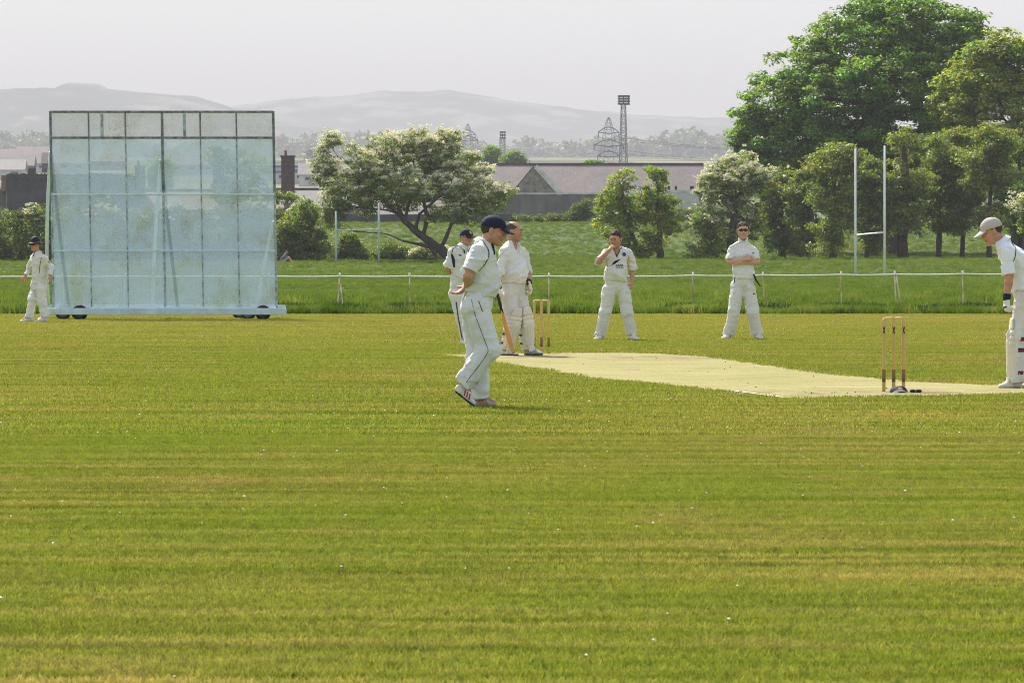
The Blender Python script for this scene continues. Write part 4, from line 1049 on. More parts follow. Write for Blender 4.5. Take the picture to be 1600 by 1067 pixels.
class SDF:
    def __init__(s, lo, hi, h=.007):
        s.lo = np.asarray(lo, float); s.h = h; s.n = np.ceil((np.asarray(hi) - s.lo) / h).astype(int) + 1
        s.d = np.full(s.n, .25, np.float32); s.ax = [(s.lo[i] + np.arange(s.n[i]) * h).astype(np.float32) for i in range(3)]
    def win(s, lo, hi):
        a = np.clip(np.floor((np.asarray(lo) - s.lo) / s.h).astype(int), 0, s.n); b = np.clip(np.ceil((np.asarray(hi) - s.lo) / s.h).astype(int) + 1, 0, s.n)
        sl = tuple(slice(a[i], b[i]) for i in range(3))
        return sl, s.ax[0][sl[0]][:, None, None], s.ax[1][sl[1]][None, :, None], s.ax[2][sl[2]][None, None, :]
    def put(s, fn, lo, hi, k=.02, mode='u', clip=None):
        sl, X, Y, Z = s.win(np.asarray(lo) - k - 3*s.h, np.asarray(hi) + k + 3*s.h)
        if 0 in s.d[sl].shape: return s
        dn = fn(X, Y, Z)
        for (p, nrm) in (clip or ()):
            p = np.asarray(p, float); nrm = nz(nrm)
            dn = np.maximum(dn, (X - p[0]) * nrm[0] + (Y - p[1]) * nrm[1] + (Z - p[2]) * nrm[2])
        d = s.d[sl]
        if mode == 'u':
            hh = np.clip(.5 + .5 * (d - dn) / max(k, 1e-5), 0, 1); s.d[sl] = d * (1 - hh) + dn * hh - k * hh * (1 - hh)
        elif mode == 's':
            hh = np.clip(.5 - .5 * (d + dn) / max(k, 1e-5), 0, 1); s.d[sl] = d * (1 - hh) - dn * hh + k * hh * (1 - hh)
        return s
    def cap(s, a, b, ra, rb=None, k=.02, w=None, da=None, db=None, clip=None, mode='u'):
        """tapered capsule; with w: half widths ra, rb along w and da, db across it"""
        a = np.asarray(a, float); b = np.asarray(b, float); rb = ra if rb is None else rb
        if w is not None: w = nz(w)
        da = ra if da is None else da; db = (rb if w is None else da) if db is None else db
        ab = b - a; L2 = float(ab @ ab) + 1e-9
        def fn(X, Y, Z):
            t = np.clip(((X - a[0]) * ab[0] + (Y - a[1]) * ab[1] + (Z - a[2]) * ab[2]) / L2, 0, 1)
            qx = X - a[0] - t * ab[0]; qy = Y - a[1] - t * ab[1]; qz = Z - a[2] - t * ab[2]
            q2 = qx * qx + qy * qy + qz * qz
            if w is None: return np.sqrt(q2) - (ra + (rb - ra) * t)
            u = qx * w[0] + qy * w[1] + qz * w[2]; v2 = np.maximum(q2 - u * u, 0); W_ = ra + (rb - ra) * t; D_ = da + (db - da) * t
            k0 = np.sqrt(u * u / W_**2 + v2 / D_**2); k1 = np.sqrt(u * u / W_**4 + v2 / D_**4)
            return np.where(k0 < .08, -np.minimum(W_, D_), k0 * (k0 - 1) / np.maximum(k1, 1e-4))
        m = max(ra, rb, da, db); return s.put(fn, np.minimum(a, b) - m, np.maximum(a, b) + m, k, mode, clip)
    def ell(s, c, R, radii, k=.015, mode='u', clip=None, grow=0.0):
        """ellipsoid with axes = rows of R"""
        c = np.asarray(c, float); r = np.asarray(radii, float) + grow
        def fn(X, Y, Z):
            x = X - c[0]; y = Y - c[1]; z = Z - c[2]
            l = [x * R[i][0] + y * R[i][1] + z * R[i][2] for i in range(3)]
            k0 = np.sqrt(sum((l[i] / r[i])**2 for i in range(3))); k1 = np.sqrt(sum((l[i] / r[i]**2)**2 for i in range(3)))
            return np.where(k0 < .08, -r.min(), k0 * (k0 - 1) / np.maximum(k1, 1e-4))
        m = r.max(); return s.put(fn, c - m, c + m, k, mode, clip)
    def cut(s, p, nrm, k=.004):
        """remove what lies beyond the plane (p, nrm)"""
        p = np.asarray(p, float); nrm = nz(nrm)
        pl = (s.ax[0][:, None, None] - p[0]) * nrm[0] + (s.ax[1][None, :, None] - p[1]) * nrm[1] + (s.ax[2][None, None, :] - p[2]) * nrm[2]
        s.d = np.maximum(s.d, pl); return s
    def fold(s, amp, scale, seed=0, rot=None, weight=None):
        m = np.abs(s.d) < amp * 2.5 + 2 * s.h; I = np.nonzero(m)
        p = np.stack([s.ax[i][I[i]] for i in range(3)], -1).astype(float)
        q = p @ np.asarray(rot).T if rot is not None else p
        wv = vnoise(q * 5 + seed * 3.1)[:, None] * np.array([.10, .10, .10])
        v = vnoise((q + wv) * np.asarray(scale) + seed * 7.7)
        v2 = vnoise((q + wv * 2) * np.asarray(scale) * np.array([1.3, 1.3, 1.3]) + seed * 1.9 + 5)
        v = v * 1.3 + (1 - np.abs(v2) * 5.0).clip(0, 1) * .55 * (v > -.1)               # soft rolls and a few sharper creases
        if weight is not None: v = v * weight(p)
        s.d[I] -= (amp * v).astype(np.float32); return s
    def mesh(s, name, mat, parent=None, loc=(0, 0, 0), colfn=None):
        g = openvdb.FloatGrid(.25); g.copyFromArray(np.ascontiguousarray(s.d)); pts, quads = g.convertToQuads(isovalue=0.0)
        pts = np.asarray(pts, float) * s.h + s.lo; quads = np.asarray(quads, np.int64)
        quads = biggest(len(pts), quads)
        # orient outwards
        a = pts[quads[:, 0]]; n_ = np.cross(pts[quads[:, 1]] - a, pts[quads[:, 2]] - a); ctr = pts[quads].mean(1)
        vol = float((n_ * (ctr - pts.mean(0))).sum())
        if vol < 0: quads = quads[:, ::-1]
        o = np_mesh(name, pts, quads, mat, parent, loc, smooth=True, cols=colfn(pts) if colfn else None)
        return o

SKIN = pmat("skin", (0.44, 0.235, 0.155), 0.55, 0.14, 22, 0.15, 160, attr=True, spec=0.35, bdist=.002)
SKINPALE = pmat("pale_skin", (0.54, 0.31, 0.22), 0.55, 0.12, 22, 0.15, 160, attr=True, spec=0.35, bdist=.002)
CREAM = pmat("cream_cloth", (0.62, 0.61, 0.565), 0.9, 0.06, 5, 0.55, 15, spec=0.15, bdist=.022, sheen=.1)
WHITE = pmat("white_cloth", (0.66, 0.66, 0.635), 0.9, 0.05, 5, 0.55, 15, spec=0.15, bdist=.022, sheen=.1)
COOLWHITE = pmat("cool_white_cloth", (0.70, 0.73, 0.76), 0.9, 0.05, 5, 0.55, 15, spec=0.15, bdist=.022, sheen=.1)
GREENISH = pmat("washed_cloth", (0.60, 0.62, 0.60), 0.9, 0.07, 4, 0.55, 15, spec=0.15, bdist=.022, sheen=.1)
NAVY = pmat("navy_cloth", (0.012, 0.015, 0.038), 0.85, 0.25, 18, 0.3, 160, bdist=.002)
GREYTRIM = pmat("slate_piping", (0.045, 0.065, 0.075), 0.8, 0.2, 30)
BLACKTRIM = pmat("black_trim", (0.012, 0.012, 0.015), 0.7, 0.2, 30)
BEIGE = pmat("beige_panel", (0.40, 0.33, 0.20), 0.9, 0.1, 20)
MAROON = pmat("maroon_trim", (0.055, 0.014, 0.018), 0.8, 0.2, 20)
GOLD = pmat("gold_badge", (0.55, 0.36, 0.05), 0.7, 0.3, 80)
HAIRD = pmat("dark_hair", (0.046, 0.031, 0.022), 0.7, 0.4, 90, 0.7, 260, (1, 1, .35), bdist=.004)
HAIRB = pmat("brown_hair", (0.055, 0.032, 0.020), 0.7, 0.4, 90, 0.7, 260, (1, 1, .35), bdist=.004)
EYE_M = pmat("eye_dark", (0.05, 0.032, 0.026), 0.25, 0.3, 60, spec=0.5)
LENS = pmat("sunglass_lens", (0.006, 0.006, 0.008), 0.12, 0.1, 4, spec=0.6)
SHOEW = pmat("scuffed_white_shoe", (0.60, 0.59, 0.55), 0.7, 0.2, 22, 0.25, 90)
SHOEG = pmat("scuffed_grey_shoe", (0.34, 0.34, 0.34), 0.7, 0.3, 22, 0.25, 90)
SOLE = pmat("shoe_sole", (0.15, 0.145, 0.13), 0.85, 0.35, 30)
SOLEB = pmat("dark_shoe_sole", (0.035, 0.035, 0.038), 0.85, 0.35, 30)
REDTRIM = pmat("red_stripe", (0.42, 0.025, 0.03), 0.7, 0.15, 20)
ORANGE = pmat("orange_trim", (0.60, 0.18, 0.05), 0.7, 0.15, 20)
PADM = pmat("cream_pad", (0.66, 0.62, 0.50), 0.75, 0.08, 9, 0.3, 60)
GREYCLOTH = pmat("grey_lining", (0.22, 0.22, 0.23), 0.9, 0.2, 20)
STONECAP = pmat("stone_coloured_cloth", (0.44, 0.40, 0.36), 0.9, 0.1, 14, 0.3, 120)
WILLOW = pmat("willow_blade", (0.58, 0.34, 0.115), 0.45, 0.2, 4, 0.1, 30, (1, 1, .12), spec=0.4)
BATSTICKER = pmat("orange_bat_face", (0.62, 0.24, 0.03), 0.45, 0.15, 6, spec=0.4)
LEATHER = pmat("red_leather_ball", (0.26, 0.018, 0.02), 0.35, 0.2, 20, spec=0.5)

def frame(f, up=(0, 0, 1)):
    f = nz(f); r = nz(np.cross(f, up)); u = np.cross(r, f); return np.stack([r, f, u])     # rows: right, forward, up

def hand(S, wrist, d, n, side, curl=35, spread=1.0, grow=0.0, k=.004, thumb=1.0, scale=1.0, gap=0):
    """palm, four fingers and a thumb. d: along the hand, n: palm normal, side: +1/-1 picks the thumb side"""
    d = nz(d); n = nz(np.asarray(n, float) - d * (np.asarray(n, float) @ d)); s_ = np.cross(d, n) * side; w = np.asarray(wrist, float); q = scale
    S.cap(w - d * .01, w + d * .03 * q, .024 + grow, .026 + grow, .015, s_, .019 + grow, .018 + grow)
    S.cap(w + d * .03 * q, w + d * .082 * q, .030 * q + grow, .040 * q + grow, .012, s_, .0155 * q + grow, .0135 * q + grow)
    for j, (off, L, r) in enumerate(((.031, .070, .0092), (.0105, .079, .0095), (-.0105, .073, .0092), (-.030, .057, .0082))):
        p = w + d * (.084 - (.006 if j in (0, 3) else 0)) * q + s_ * off * q; ang = math.radians(curl * (.45 + .08 * j)); dirv = nz(d + s_ * off * 3.0 * spread)
        for seg, fl in enumerate((.46, .30, .24)):
            dv = dirv * math.cos(ang) + n * math.sin(ang); e = p + dv * L * fl * q
            S.cap(p, e, (r - .0007 * seg) * q + grow, (r - .0007 * (seg + 1)) * q + grow, k); p = e; ang += math.radians(curl * (.75 + .1 * seg))
    p = w + d * .028 * q + s_ * .026 * q + n * .006; dv = nz(d * .62 + s_ * .62 * thumb + n * .35)
    S.cap(w + d * .018 * q + s_ * .012, p, .016 * q + grow, .0135 * q + grow, .01)
    e = p + dv * .036 * q; S.cap(p, e, .0128 * q + grow, .0112 * q + grow, .008); dv2 = nz(dv + d * .45 - s_ * .15); S.cap(e, e + dv2 * .030 * q, .011 * q + grow, .009 * q + grow, .004)

def head_sdf(S, c, R, k=1.0):
    r, f, u = R; P = lambda a, b, c_: c + (r * a + f * b + u * c_) * k
    E = lambda p, rad, kk=.015, **kw: S.ell(P(*p), R, np.array(rad) * k, kk, **kw)
    E((0, -.012, .030), (.076, .096, .086), .02); E((0, .022, -.030), (.060, .068, .075), .03)
    for sg in (-1, 1): S.cap(P(sg*.052, .004, -.050), P(sg*.017, .066, -.092), .024*k, .018*k, .03); E((sg*.040, .058, -.016), (.024, .024, .018), .02)
    E((0, .074, -.094), (.024, .019, .018), .02)
    E((0, .080, .030), (.050, .018, .014), .018)
    for sg in (-1, 1): E((sg*.031, .101, .008), (.018, .015, .011), .012, mode='s'); E((sg*.031, .080, .006), (.015, .0145, .013), .004)
    S.cap(P(0, .086, .016), P(0, .107, -.024), .0085*k, .0108*k, .010)
    for sg in (-1, 1): E((sg*.0115, .098, -.027), (.008, .011, .007), .006)
    E((0, .090, -.052), (.024, .011, .0065), .006); E((0, .088, -.063), (.021, .0115, .0075), .006); E((0, .104, -.0572), (.022, .010, .0018), .003, mode='s')
    for sg in (-1, 1):
        E((sg*.080, -.010, -.002), (.0075, .020, .031), .006); E((sg*.089, -.006, .002), (.006, .010, .018), .006, mode='s')
    return P

def snap_tube(name, mat, parent, target, pts, r, seg=6, lift=0.0, n=24, ray=None):
    """thin trim laid on the surface of a garment"""
    tm = target.data; bv = BVHTree.FromPolygons([v.co for v in tm.vertices], [p.vertices for p in tm.polygons])
    pts = [Vector(p) for p in pts]; cum = [0]
    for a, b in zip(pts, pts[1:]): cum.append(cum[-1] + (b - a).length)
    o = []
    for t in np.linspace(0, cum[-1], n):
        i = max(0, min(len(pts) - 2, int(np.searchsorted(cum, t) - 1))); u = (t - cum[i]) / max(1e-9, cum[i+1] - cum[i]); p = pts[i].lerp(pts[i+1], u)
        h = bv.ray_cast(Vector((p.x, p.y, p.z)) - Vector(ray) * 1.2, Vector(ray), 2.5) if ray else None
        if not h or h[0] is None: h = bv.find_nearest(p)
        o.append(h[0] + h[1] * lift)
    for _ in range(2): o = [o[0]] + [(o[i-1] + o[i] * 2 + o[i+1]) / 4 for i in range(1, len(o) - 1)] + [o[-1]]
    return MB().tube(o, r, seg).build(name, mat, parent, smooth=True)

def decal(name, mat, parent, target, polys, origin, ex, ey, nrm, lift=.003, thick=.002):
    """flat printed shapes (2D polygons in metres) pressed onto a garment along -nrm, as thin cloth with real thickness"""
    tm = target.data; bv = BVHTree.FromPolygons([v.co for v in tm.vertices], [p.vertices for p in tm.polygons])
    ex, ey, nrm, origin = Vector(ex), Vector(ey), Vector(nrm).normalized(), Vector(origin); mb = MB()
    for vs, fs in polys:
        top = []
        for x, y in vs:
            p = origin + ex * x + ey * y; h = bv.ray_cast(p + nrm * .4, -nrm, .9); top.append((h[0] if h[0] else p) + nrm * lift)
        k = len(top); mb.add(top + [p - nrm * (lift + thick) for p in top], [tuple(f) for f in fs] + [tuple(k + i for i in reversed(f)) for f in fs])
    return mb.build(name, mat, parent)

def grid_poly(poly2, step=.012):
    """triangulated fan of a convex-ish outline, finely divided so that it follows the cloth"""
    pts = dense2(poly2, step); c = (sum(p[0] for p in pts) / len(pts), sum(p[1] for p in pts) / len(pts)); vs = [c]; rings = 4; n = len(pts)
    for q in range(1, rings + 1): vs += [(c[0] + (x - c[0]) * q / rings, c[1] + (y - c[1]) * q / rings) for x, y in pts]
    fs = [(0, 1 + i, 1 + (i + 1) % n) for i in range(n)]
    for q in range(rings - 1): fs += [(1 + q*n + i, 1 + (q+1)*n + i, 1 + (q+1)*n + (i+1) % n, 1 + q*n + (i+1) % n) for i in range(n)]
    return vs, fs
def dense2(poly, step):
    o = []; n = len(poly)
    for i in range(n):
        a, b = poly[i], poly[(i+1) % n]; k = max(1, int(math.dist(a, b) / step))
        o += [(a[0] + (b[0]-a[0]) * j / k, a[1] + (b[1]-a[1]) * j / k) for j in range(k)]
    return o
def text_poly(txt, size):
    cu = bpy.data.curves.new("lettering", 'FONT'); cu.body = txt; cu.size = size; cu.resolution_u = 2; cu.offset = size * .02
    o = bpy.data.objects.new("lettering", cu); COL.objects.link(o); dg = bpy.context.evaluated_depsgraph_get(); me = bpy.data.meshes.new_from_object(o.evaluated_get(dg))
    r = ([(v.co.x, v.co.y) for v in me.vertices], [tuple(p.vertices) for p in me.polygons]); bpy.data.objects.remove(o); return r

def shoe(parent, heel, toe, up=(0, 0, 1), mat=None, sole=None, lat=None, stripes=None, h=.006):
    heel, toe = np.asarray(heel, float), np.asarray(toe, float); L = np.linalg.norm(toe - heel); d = nz(toe - heel); u = nz(np.asarray(up, float) - d * (np.asarray(up, float) @ d)); w = np.cross(d, u)
    P = lambda x, y, z=0: heel + d * x * L + u * y + w * z
    lo = np.minimum(heel, toe) - .13; hi = np.maximum(heel, toe) + .16
    S = SDF(lo, hi, h); low = [(P(0, .016), -u)]
    S.cap(P(.15, .048), P(.50, .045), .040, .043, .03, w, .046, .040, low); S.cap(P(.50, .040), P(.86, .026), .046, .037, .04, w, .034, .024, low)
    S.cap(P(.17, .05), P(.22, .105), .038, .040, .02); S.cut(P(.2, .118), u); S.cut(P(0, .014), -u); S.fold(.003, (26, 26, 26), 5)
    sh = S.mesh("shoe", mat or SHOEW, parent)
    T = SDF(lo, hi, h); T.cap(P(.12, .012), P(.5, .012), .036, .038, .01, w, .02, .02); T.cap(P(.5, .012), P(.88, .014), .044, .036, .02, w, .02, .018); T.cut(P(0, .024), u); T.cut(P(0, .001), -u)
    T.mesh("sole", sole or SOLE, sh)
    for x in (.44, .53, .62): snap_tube("lace", mat if stripes is None else SHOEG, sh, sh, [P(x, .12, -.022), P(x, .13, 0), P(x, .12, .022)], .0035, 5, .002, 8)
    if stripes is not None:
        sg, sm = stripes
        for k in range(3): snap_tube("stripe", sm, sh, sh, [P(.42 + .11*k, .028, sg * .2), P(.38 + .11*k, .05, sg * .2), P(.33 + .11*k, .07, sg * .2)], .0062, 6, .001, 10, ray=tuple(-w * sg))
    return sh

def cap_obj(parent, c, R, mat, peak_mat, badge=None, brim=False, k=1.0, tilt=0.0, button=True, band=None):
    r, f, u = R; P = lambda a, b, c_: c + (r * a + f * b + u * c_) * k
    S = SDF(c - .26, c + .26, .0055)
    S.ell(P(0, -.008, .036), R, np.array((.087, .108, .094)) * k, .01); 
    if brim: S.cap(P(0, .0, .085), P(0, -.012, .085), .080 * k, .080 * k, .03, r, .085 * k, .09 * k)
    lowp = P(0, 0, .030) if not brim else P(0, 0, .032)
    S.cut(lowp, -u + f * (.12 if not brim else 0))
    S.ell(P(0, -.008, .026), R, np.array((.079, .100, .090)) * k, .004, mode='s'); S.fold(.002, (30, 30, 30), 3)
    cp = S.mesh("cap" if not brim else "sun_hat", mat, parent)
    T = SDF(c - .30, c + .30, .0055); cc = np.asarray(c, float)
    def peak(X, Y, Z):
        x, y, z = X - cc[0], Y - cc[1], Z - cc[2]; a = (x*r[0] + y*r[1] + z*r[2]) / k; b = (x*f[0] + y*f[1] + z*f[2]) / k; h_ = (x*u[0] + y*u[1] + z*u[2]) / k
        if brim: rr = np.sqrt(a*a + (b + .008)**2 * .82); zz = h_ - .040 + .30 * np.maximum(rr - .08, 0) + .6 * a * a - .02; return np.maximum(np.maximum(np.abs(zz) - .005, rr - .142), .07 - rr)
        zz = h_ - .045 + 4.2 * a * a + .34 * (b - .09); e = np.sqrt((a / .076)**2 + ((b - .085) / .095)**2); return np.maximum(np.maximum(np.abs(zz) - .0048, (e - 1) * .07), .062 - b)
    T.put(peak, c - .25, c + .25, .002); T.mesh("peak" if not brim else "brim", peak_mat, cp)
    if badge:
        pp, sz_, bm = badge; pts = [(sz_ * math.cos(t) * (1 if i % 2 else .72), sz_ * math.sin(t) * 1.1 * (1 if i % 2 else .72)) for i, t in enumerate(np.linspace(0, 2*math.pi, 10, endpoint=False))]
        decal("badge", bm, cp, cp, [grid_poly(pts, .01)], P(*pp), r, u, f + r * pp[0] * 6, .003)
    if button: MB().tube([P(0, -.008, .127), P(0, -.008, .136)], [.009, .005], 8).build("button", mat, cp, smooth=True)
    if band: snap_tube("hat_band", band, cp, cp, [P(.09*math.cos(t), -.008 + .11*math.sin(t), .055) for t in np.linspace(0, 2*math.pi, 25)], .007, 6, 0, 40)
    return cp

def sunglasses(parent, c, R, k=1.0):
    r, f, u = R; P = lambda a, b, c_: c + (r * a + f * b + u * c_) * k
    S = SDF(c - .16, c + .16, .004)
    for sg in (-1, 1):
        S.ell(P(sg*.034, .092, .008), frame(nz(f + r * sg * .35), u), np.array((.036, .009, .0165)) * k, .004); S.cap(P(sg*.012, .100, .010), P(sg*.052, .088, .012), .010, .010, .004)
        S.cap(P(sg*.060, .078, .014), P(sg*.081, -.005, .012), .0045, .0035, .004)
    S.cap(P(-.026, .104, .012), P(.026, .104, .012), .009, .009, .004)
    S.mesh("sunglasses", LENS, parent)

def pad(parent, K, A, pf, roll=PADM, strapm=None, straps=(.2, .52, .80), red=False):
    """batting pad on a lower leg: ridged shin, three knee rolls, a top flap, buckled straps"""
    K = np.asarray(K, float); A = np.asarray(A, float); ax = nz(K - A); pf = nz(np.asarray(pf, float) - ax * (np.asarray(pf, float) @ ax)); sd = np.cross(ax, pf); L = np.linalg.norm(K - A)
    lo = np.minimum(K, A) - .26; hi = np.maximum(K, A) + .30; S = SDF(lo, hi, .0065)
    bk = [(K + pf * .005, -pf)]
    a0 = A + ax * .015 + pf * .045; a1 = K - ax * .04 + pf * .045
    S.cap(a0 + ax * .05, a1, .078, .092, .01, sd, .060, .064, bk + [(A + ax * .02, -ax)])
    S.cap(A + ax * .02 + pf * .085, A - ax * .03 + pf * .10, .055, .05, .02, sd, .02, .018)
    def groove(X, Y, Z):
        uu = (X - K[0]) * sd[0] + (Y - K[1]) * sd[1] + (Z - K[2]) * sd[2]; return uu
    m = np.abs(S.d) < .03; I = np.nonzero(m); p = np.stack([S.ax[i][I[i]] for i in range(3)], -1); uu = (p - K) @ sd; S.d[I] += (.0075 * (np.abs(np.cos(uu * math.pi / .036)) < .28)).astype(np.float32)
    for j in range(3): z = K + ax * (-.055 + .052 * j) + pf * (.062 - .006 * j); S.cap(z - sd * .066, z + sd * .066, .031, .031, .004)
    S.cap(K + ax * .10 + pf * .055, K + ax * .185 + pf * .050, .082, .058, .012, sd, .018, .014)
    o = S.mesh("leg_pad", roll, parent)
    for t in straps:
        c = A + ax * (L * t); w_ = .082 + .018 * t; pts = [c + sd * w_ * 1.05 * math.cos(q) + pf * (w_ * 1.05 * math.sin(q)) + pf * .005 for q in np.linspace(math.pi * .98, math.pi * 2.02, 15)]
        for dz in ((-.012, 0.0, .012) if red else (-.006, .006)): MB().tube([q + ax * dz for q in pts], .0085, 6).build("strap", (strapm or GREYTRIM) if dz != 0 else REDTRIM, o, smooth=True)
    return o

def glove(parent, wrist, d, n, side, fore, curl=50, mat=WHITE, trim=NAVY, cuff=NAVY):
    w = np.asarray(wrist, float); S = SDF(w - .22, w + .22, .006)
    hand(S, w, d, n, side, curl, 1.1, .007, .003, scale=1.02)
    S.fold(.004, (40, 40, 40), 4); g = S.mesh("glove", mat, parent); fa = nz(w - np.asarray(fore))
    d = nz(d); n_ = nz(np.asarray(n, float) - d * (np.asarray(n, float) @ d)); s_ = np.cross(d, n_)
    C = SDF(w - .15, w + .15, .006); C.cap(w - fa * .045, w + d * .012, .040, .037, .005); C.cut(w - fa * .05, -fa); C.cut(w + d * .02, d); C.mesh("cuff", cuff, g)
    for off in (-.03, -.01, .011, .031):          # padded rolls on the back of the fingers
        snap_tube("finger_roll", trim, g, g, [w + d * .09 + s_ * off - n_ * .06, w + d * .12 + s_ * off - n_ * .06], .006, 6, .001, 6)
    return g

def bat(label, top, toe, face, blade=WILLOW, length=.86):
    """cricket bat: wrapped handle, shoulders, blade with spine, toe"""
    top, toe = Vector(top), Vector(toe); d = (toe - top).normalized(); face = Vector(face); face = (face - d * face.dot(d)).normalized(); sd = d.cross(face)
    root = empty("cricket_bat", top); tag(root, label, "cricket bat"); L = (toe - top).length
    hl = L * .34
    MB().tube([d * 0, d * .006, d * (hl * .5), d * hl], [.013, .0185, .0175, .0165], 12).build("handle", BLACKTRIM, root, smooth=True)
    secs = []
    for t, w_, th, sp_ in ((hl - .05, .016, .016, .0), (hl + .0, .026, .018, .008), (hl + .045, .051, .018, .012), (hl + .12, .054, .018, .018), (hl + (L - hl) * .65, .054, .020, .030), (L - .05, .054, .018, .016), (L - .012, .050, .016, .008), (L, .036, .013, .004)):
        c = d * t; secs.append([c + sd * w_ + face * .0, c + sd * w_ * .5 + face * th * .62, c + face * th * .68, c - sd * w_ * .5 + face * th * .62, c - sd * w_, c - sd * w_ * .85 - face * th * .6, c - face * (th * .6 + sp_), c + sd * w_ * .85 - face * th * .6])
    n = 8; vs = [p for s_ in secs for p in s_]; fs = [(i*n+j, i*n+(j+1) % n, (i+1)*n+(j+1) % n, (i+1)*n+j) for i in range(len(secs)-1) for j in range(n)] + [tuple(reversed(range(n))), tuple((len(secs)-1)*n + j for j in range(n))]
    mb = MB(); mb.add(vs, fs); mb.build("blade", blade, root, bevel=.003)
    return root

def person(label, J, hf, bf, skin=SKIN, girth=1.0, belly=0.0, hands=None, hair=None, h=.0065, hscale=1.0, stub=.0, lens=False, brow=True,
           shirt=CREAM, sleeve=(.9, .9), trousers=CREAM, hem=0.0, collar=True, seed=1, foldamp=.022, legw=1.0, open_neck=False, capped=False, upcollar=False):
    """J: joints in metres relative to the ground point. returns root and children for trims"""
    J = {k_: np.asarray(v, float) for k_, v in J.items()}; root_loc = J.pop('loc')
    allp = np.array(list(J.values())); lo = allp.min(0) - .24; hi = allp.max(0) + .26; lo[2] = max(lo[2], -.06)
    bf = nz(bf); w = nz(J['shR'] - J['shL']); RH = frame(hf); RH_r, RH_f, RH_u = RH
    S = SDF(lo, hi, h)
    ch, wa, pe, nk, hd = J['chest'], J['waist'], J['pelvis'], J['neck'], J['head']
    hw = np.linalg.norm(J['hipR'] - J['hipL']) / 2
    S.cap(wa, ch, .135 * girth, .150, .04, w, .098 * girth, .100); S.cap(pe, wa, .150 * girth, .138 * girth, .04, w, .105 * girth, .098 * girth); S.cap(ch, nk - (nk - ch) * .25, .145, .10, .04, w, .095, .06)
    P = head_sdf(S, hd, RH, hscale)
    S.cap(nk, hd + (RH_f * -.022 + RH_u * -.055) * hscale, .060, .053, .03)
    for sd in 'RL':
        S.cap(nk - (nk - ch) * .12, J['sh' + sd], .046, .050, .03); S.cap(J['sh' + sd], J['el' + sd], .050, .043, .02); 
        e, wr = J['el' + sd], J['wr' + sd]; mid = e + (wr - e) * .32; S.cap(e, mid, .042, .043, .015); S.cap(mid, wr, .043, .027, .015)
        S.cap(J['hip' + sd], J['kn' + sd], .085, .056, .03); kn, an = J['kn' + sd], J['an' + sd]; S.cap(kn, an, .056, .036, .02); S.cap(kn + (an - kn) * .3 - bf * .012, kn + (an - kn) * .45 - bf * .012, .05, .045, .03)
        S.cap(an, J['toe' + sd] * .75 + an * .25 + np.array([0, 0, .01]), .034, .024, .02)
        hs = (hands or {}).get(sd)
        if hs: hand(S, wr, hs[0], hs[1], (1 if sd == 'R' else -1) * hs[3] if len(hs) > 3 else (1 if sd == 'R' else -1), hs[2])
    def colf(pts):
        q = (pts - hd) @ RH.T / hscale; c = np.ones((len(pts), 3)); inh = (np.abs(q) < .16).all(1)
        lip = inh & (np.abs(q[:,0]) < .026) & (np.abs(q[:,2] + .057) < .0115) & (q[:,1] > .078); c[lip] *= (.88, .66, .64)
        ck = inh & (q[:,1] > .03) & (np.abs(q[:,2] + .02) < .03) & (np.abs(q[:,0]) > .025); c[ck] *= (1.06, .92, .90)
        if stub: sb = inh & (q[:,2] < -.035) & (q[:,1] > -.01) & ~lip; c[sb] *= 1 - stub
        return c
    body = S.mesh("person", skin, None, root_loc, colf); tag(body, label, "person", None)
    out = dict(body=body, P=P, R=RH, J=J)
    # face trims
    if brow:
        for sg in (-1, 1): snap_tube("eyebrow", hair or HAIRB, body, body, [P(sg*.013, .11, .020), P(sg*.030, .11, .027), P(sg*.047, .10, .021)], .0042, 5, .001, 8)
    if not lens:
        for sg in (-1, 1):
            E = SDF(P(sg*.031, .09, .006) - .03, P(sg*.031, .09, .006) + .03, .003); E.ell(P(sg*.031, .0845, .0055), RH, np.array((.0115, .011, .0055)) * hscale, .002); E.mesh("eye", EYE_M, body)
    else: sunglasses(body, hd, RH, hscale)
    if hair is not None:
        H = SDF(hd - .2, hd + .2, .005); H.ell(P(0, -.014, .031), RH, np.array((.0800, .0995, .0965)) * hscale, .01); H.cut(P(0, .0, .010), -RH_u + RH_f * .82)
        
        if capped: H.cut(P(0, 0, .052), RH_u)
        H.fold(.004 if capped else .009, (55, 55, 55), seed); out['hair'] = H.mesh("hair", hair, body)
    # shirt
    T = SDF(lo, hi, .0075)
    G = girth
    T.cap(ch, nk - (nk - ch) * .30, .165, .125, .04, w, .118, .080); T.cap(wa, ch, .158 * G, .172, .05, w, .122 * G, .122)
    low = pe + (wa - pe) * .5; T.cap(low - (wa - pe) * (.1 + hem * 4), wa, .165 * G, .160 * G, .05, w, .128 * G, .124 * G)
    if belly: T.ell(wa + bf * .035 + (ch - wa) * .1, np.stack([w, bf, np.array([0, 0, 1.])]), (.150 * G, .125 * G + belly, .17), .06)
    for sd in 'RL': T.cap(nk - (nk - ch) * .16, J['sh' + sd] + (nk - J['sh' + sd]) * .08 - [0, 0, .014], .064, .070, .05)
    if hem: hp = pe + (pe - wa) * hem * 3.2; hn = pe - wa
    else: hp = low - (wa - low) * .05; hn = pe - wa
    T.cut(hp, hn)
    for sd, fr in zip('RL', sleeve):
        a, e, wr = J['sh' + sd], J['el' + sd], J['wr' + sd]; kk = .045
        loose = .072 if fr < 1.25 else .062
        if fr <= 1: end = a + (e - a) * fr; a = a - [0, 0, .018]; T.cap(a, e, .064, loose + .004, kk, clip=[(end, e - a)])
        else:
            a = a - [0, 0, .018]; T.cap(a, e, .064, .058, kk); end = e + (wr - e) * (fr - 1); T.cap(e, wr, .058, .046, .03, clip=[(end, wr - e)])
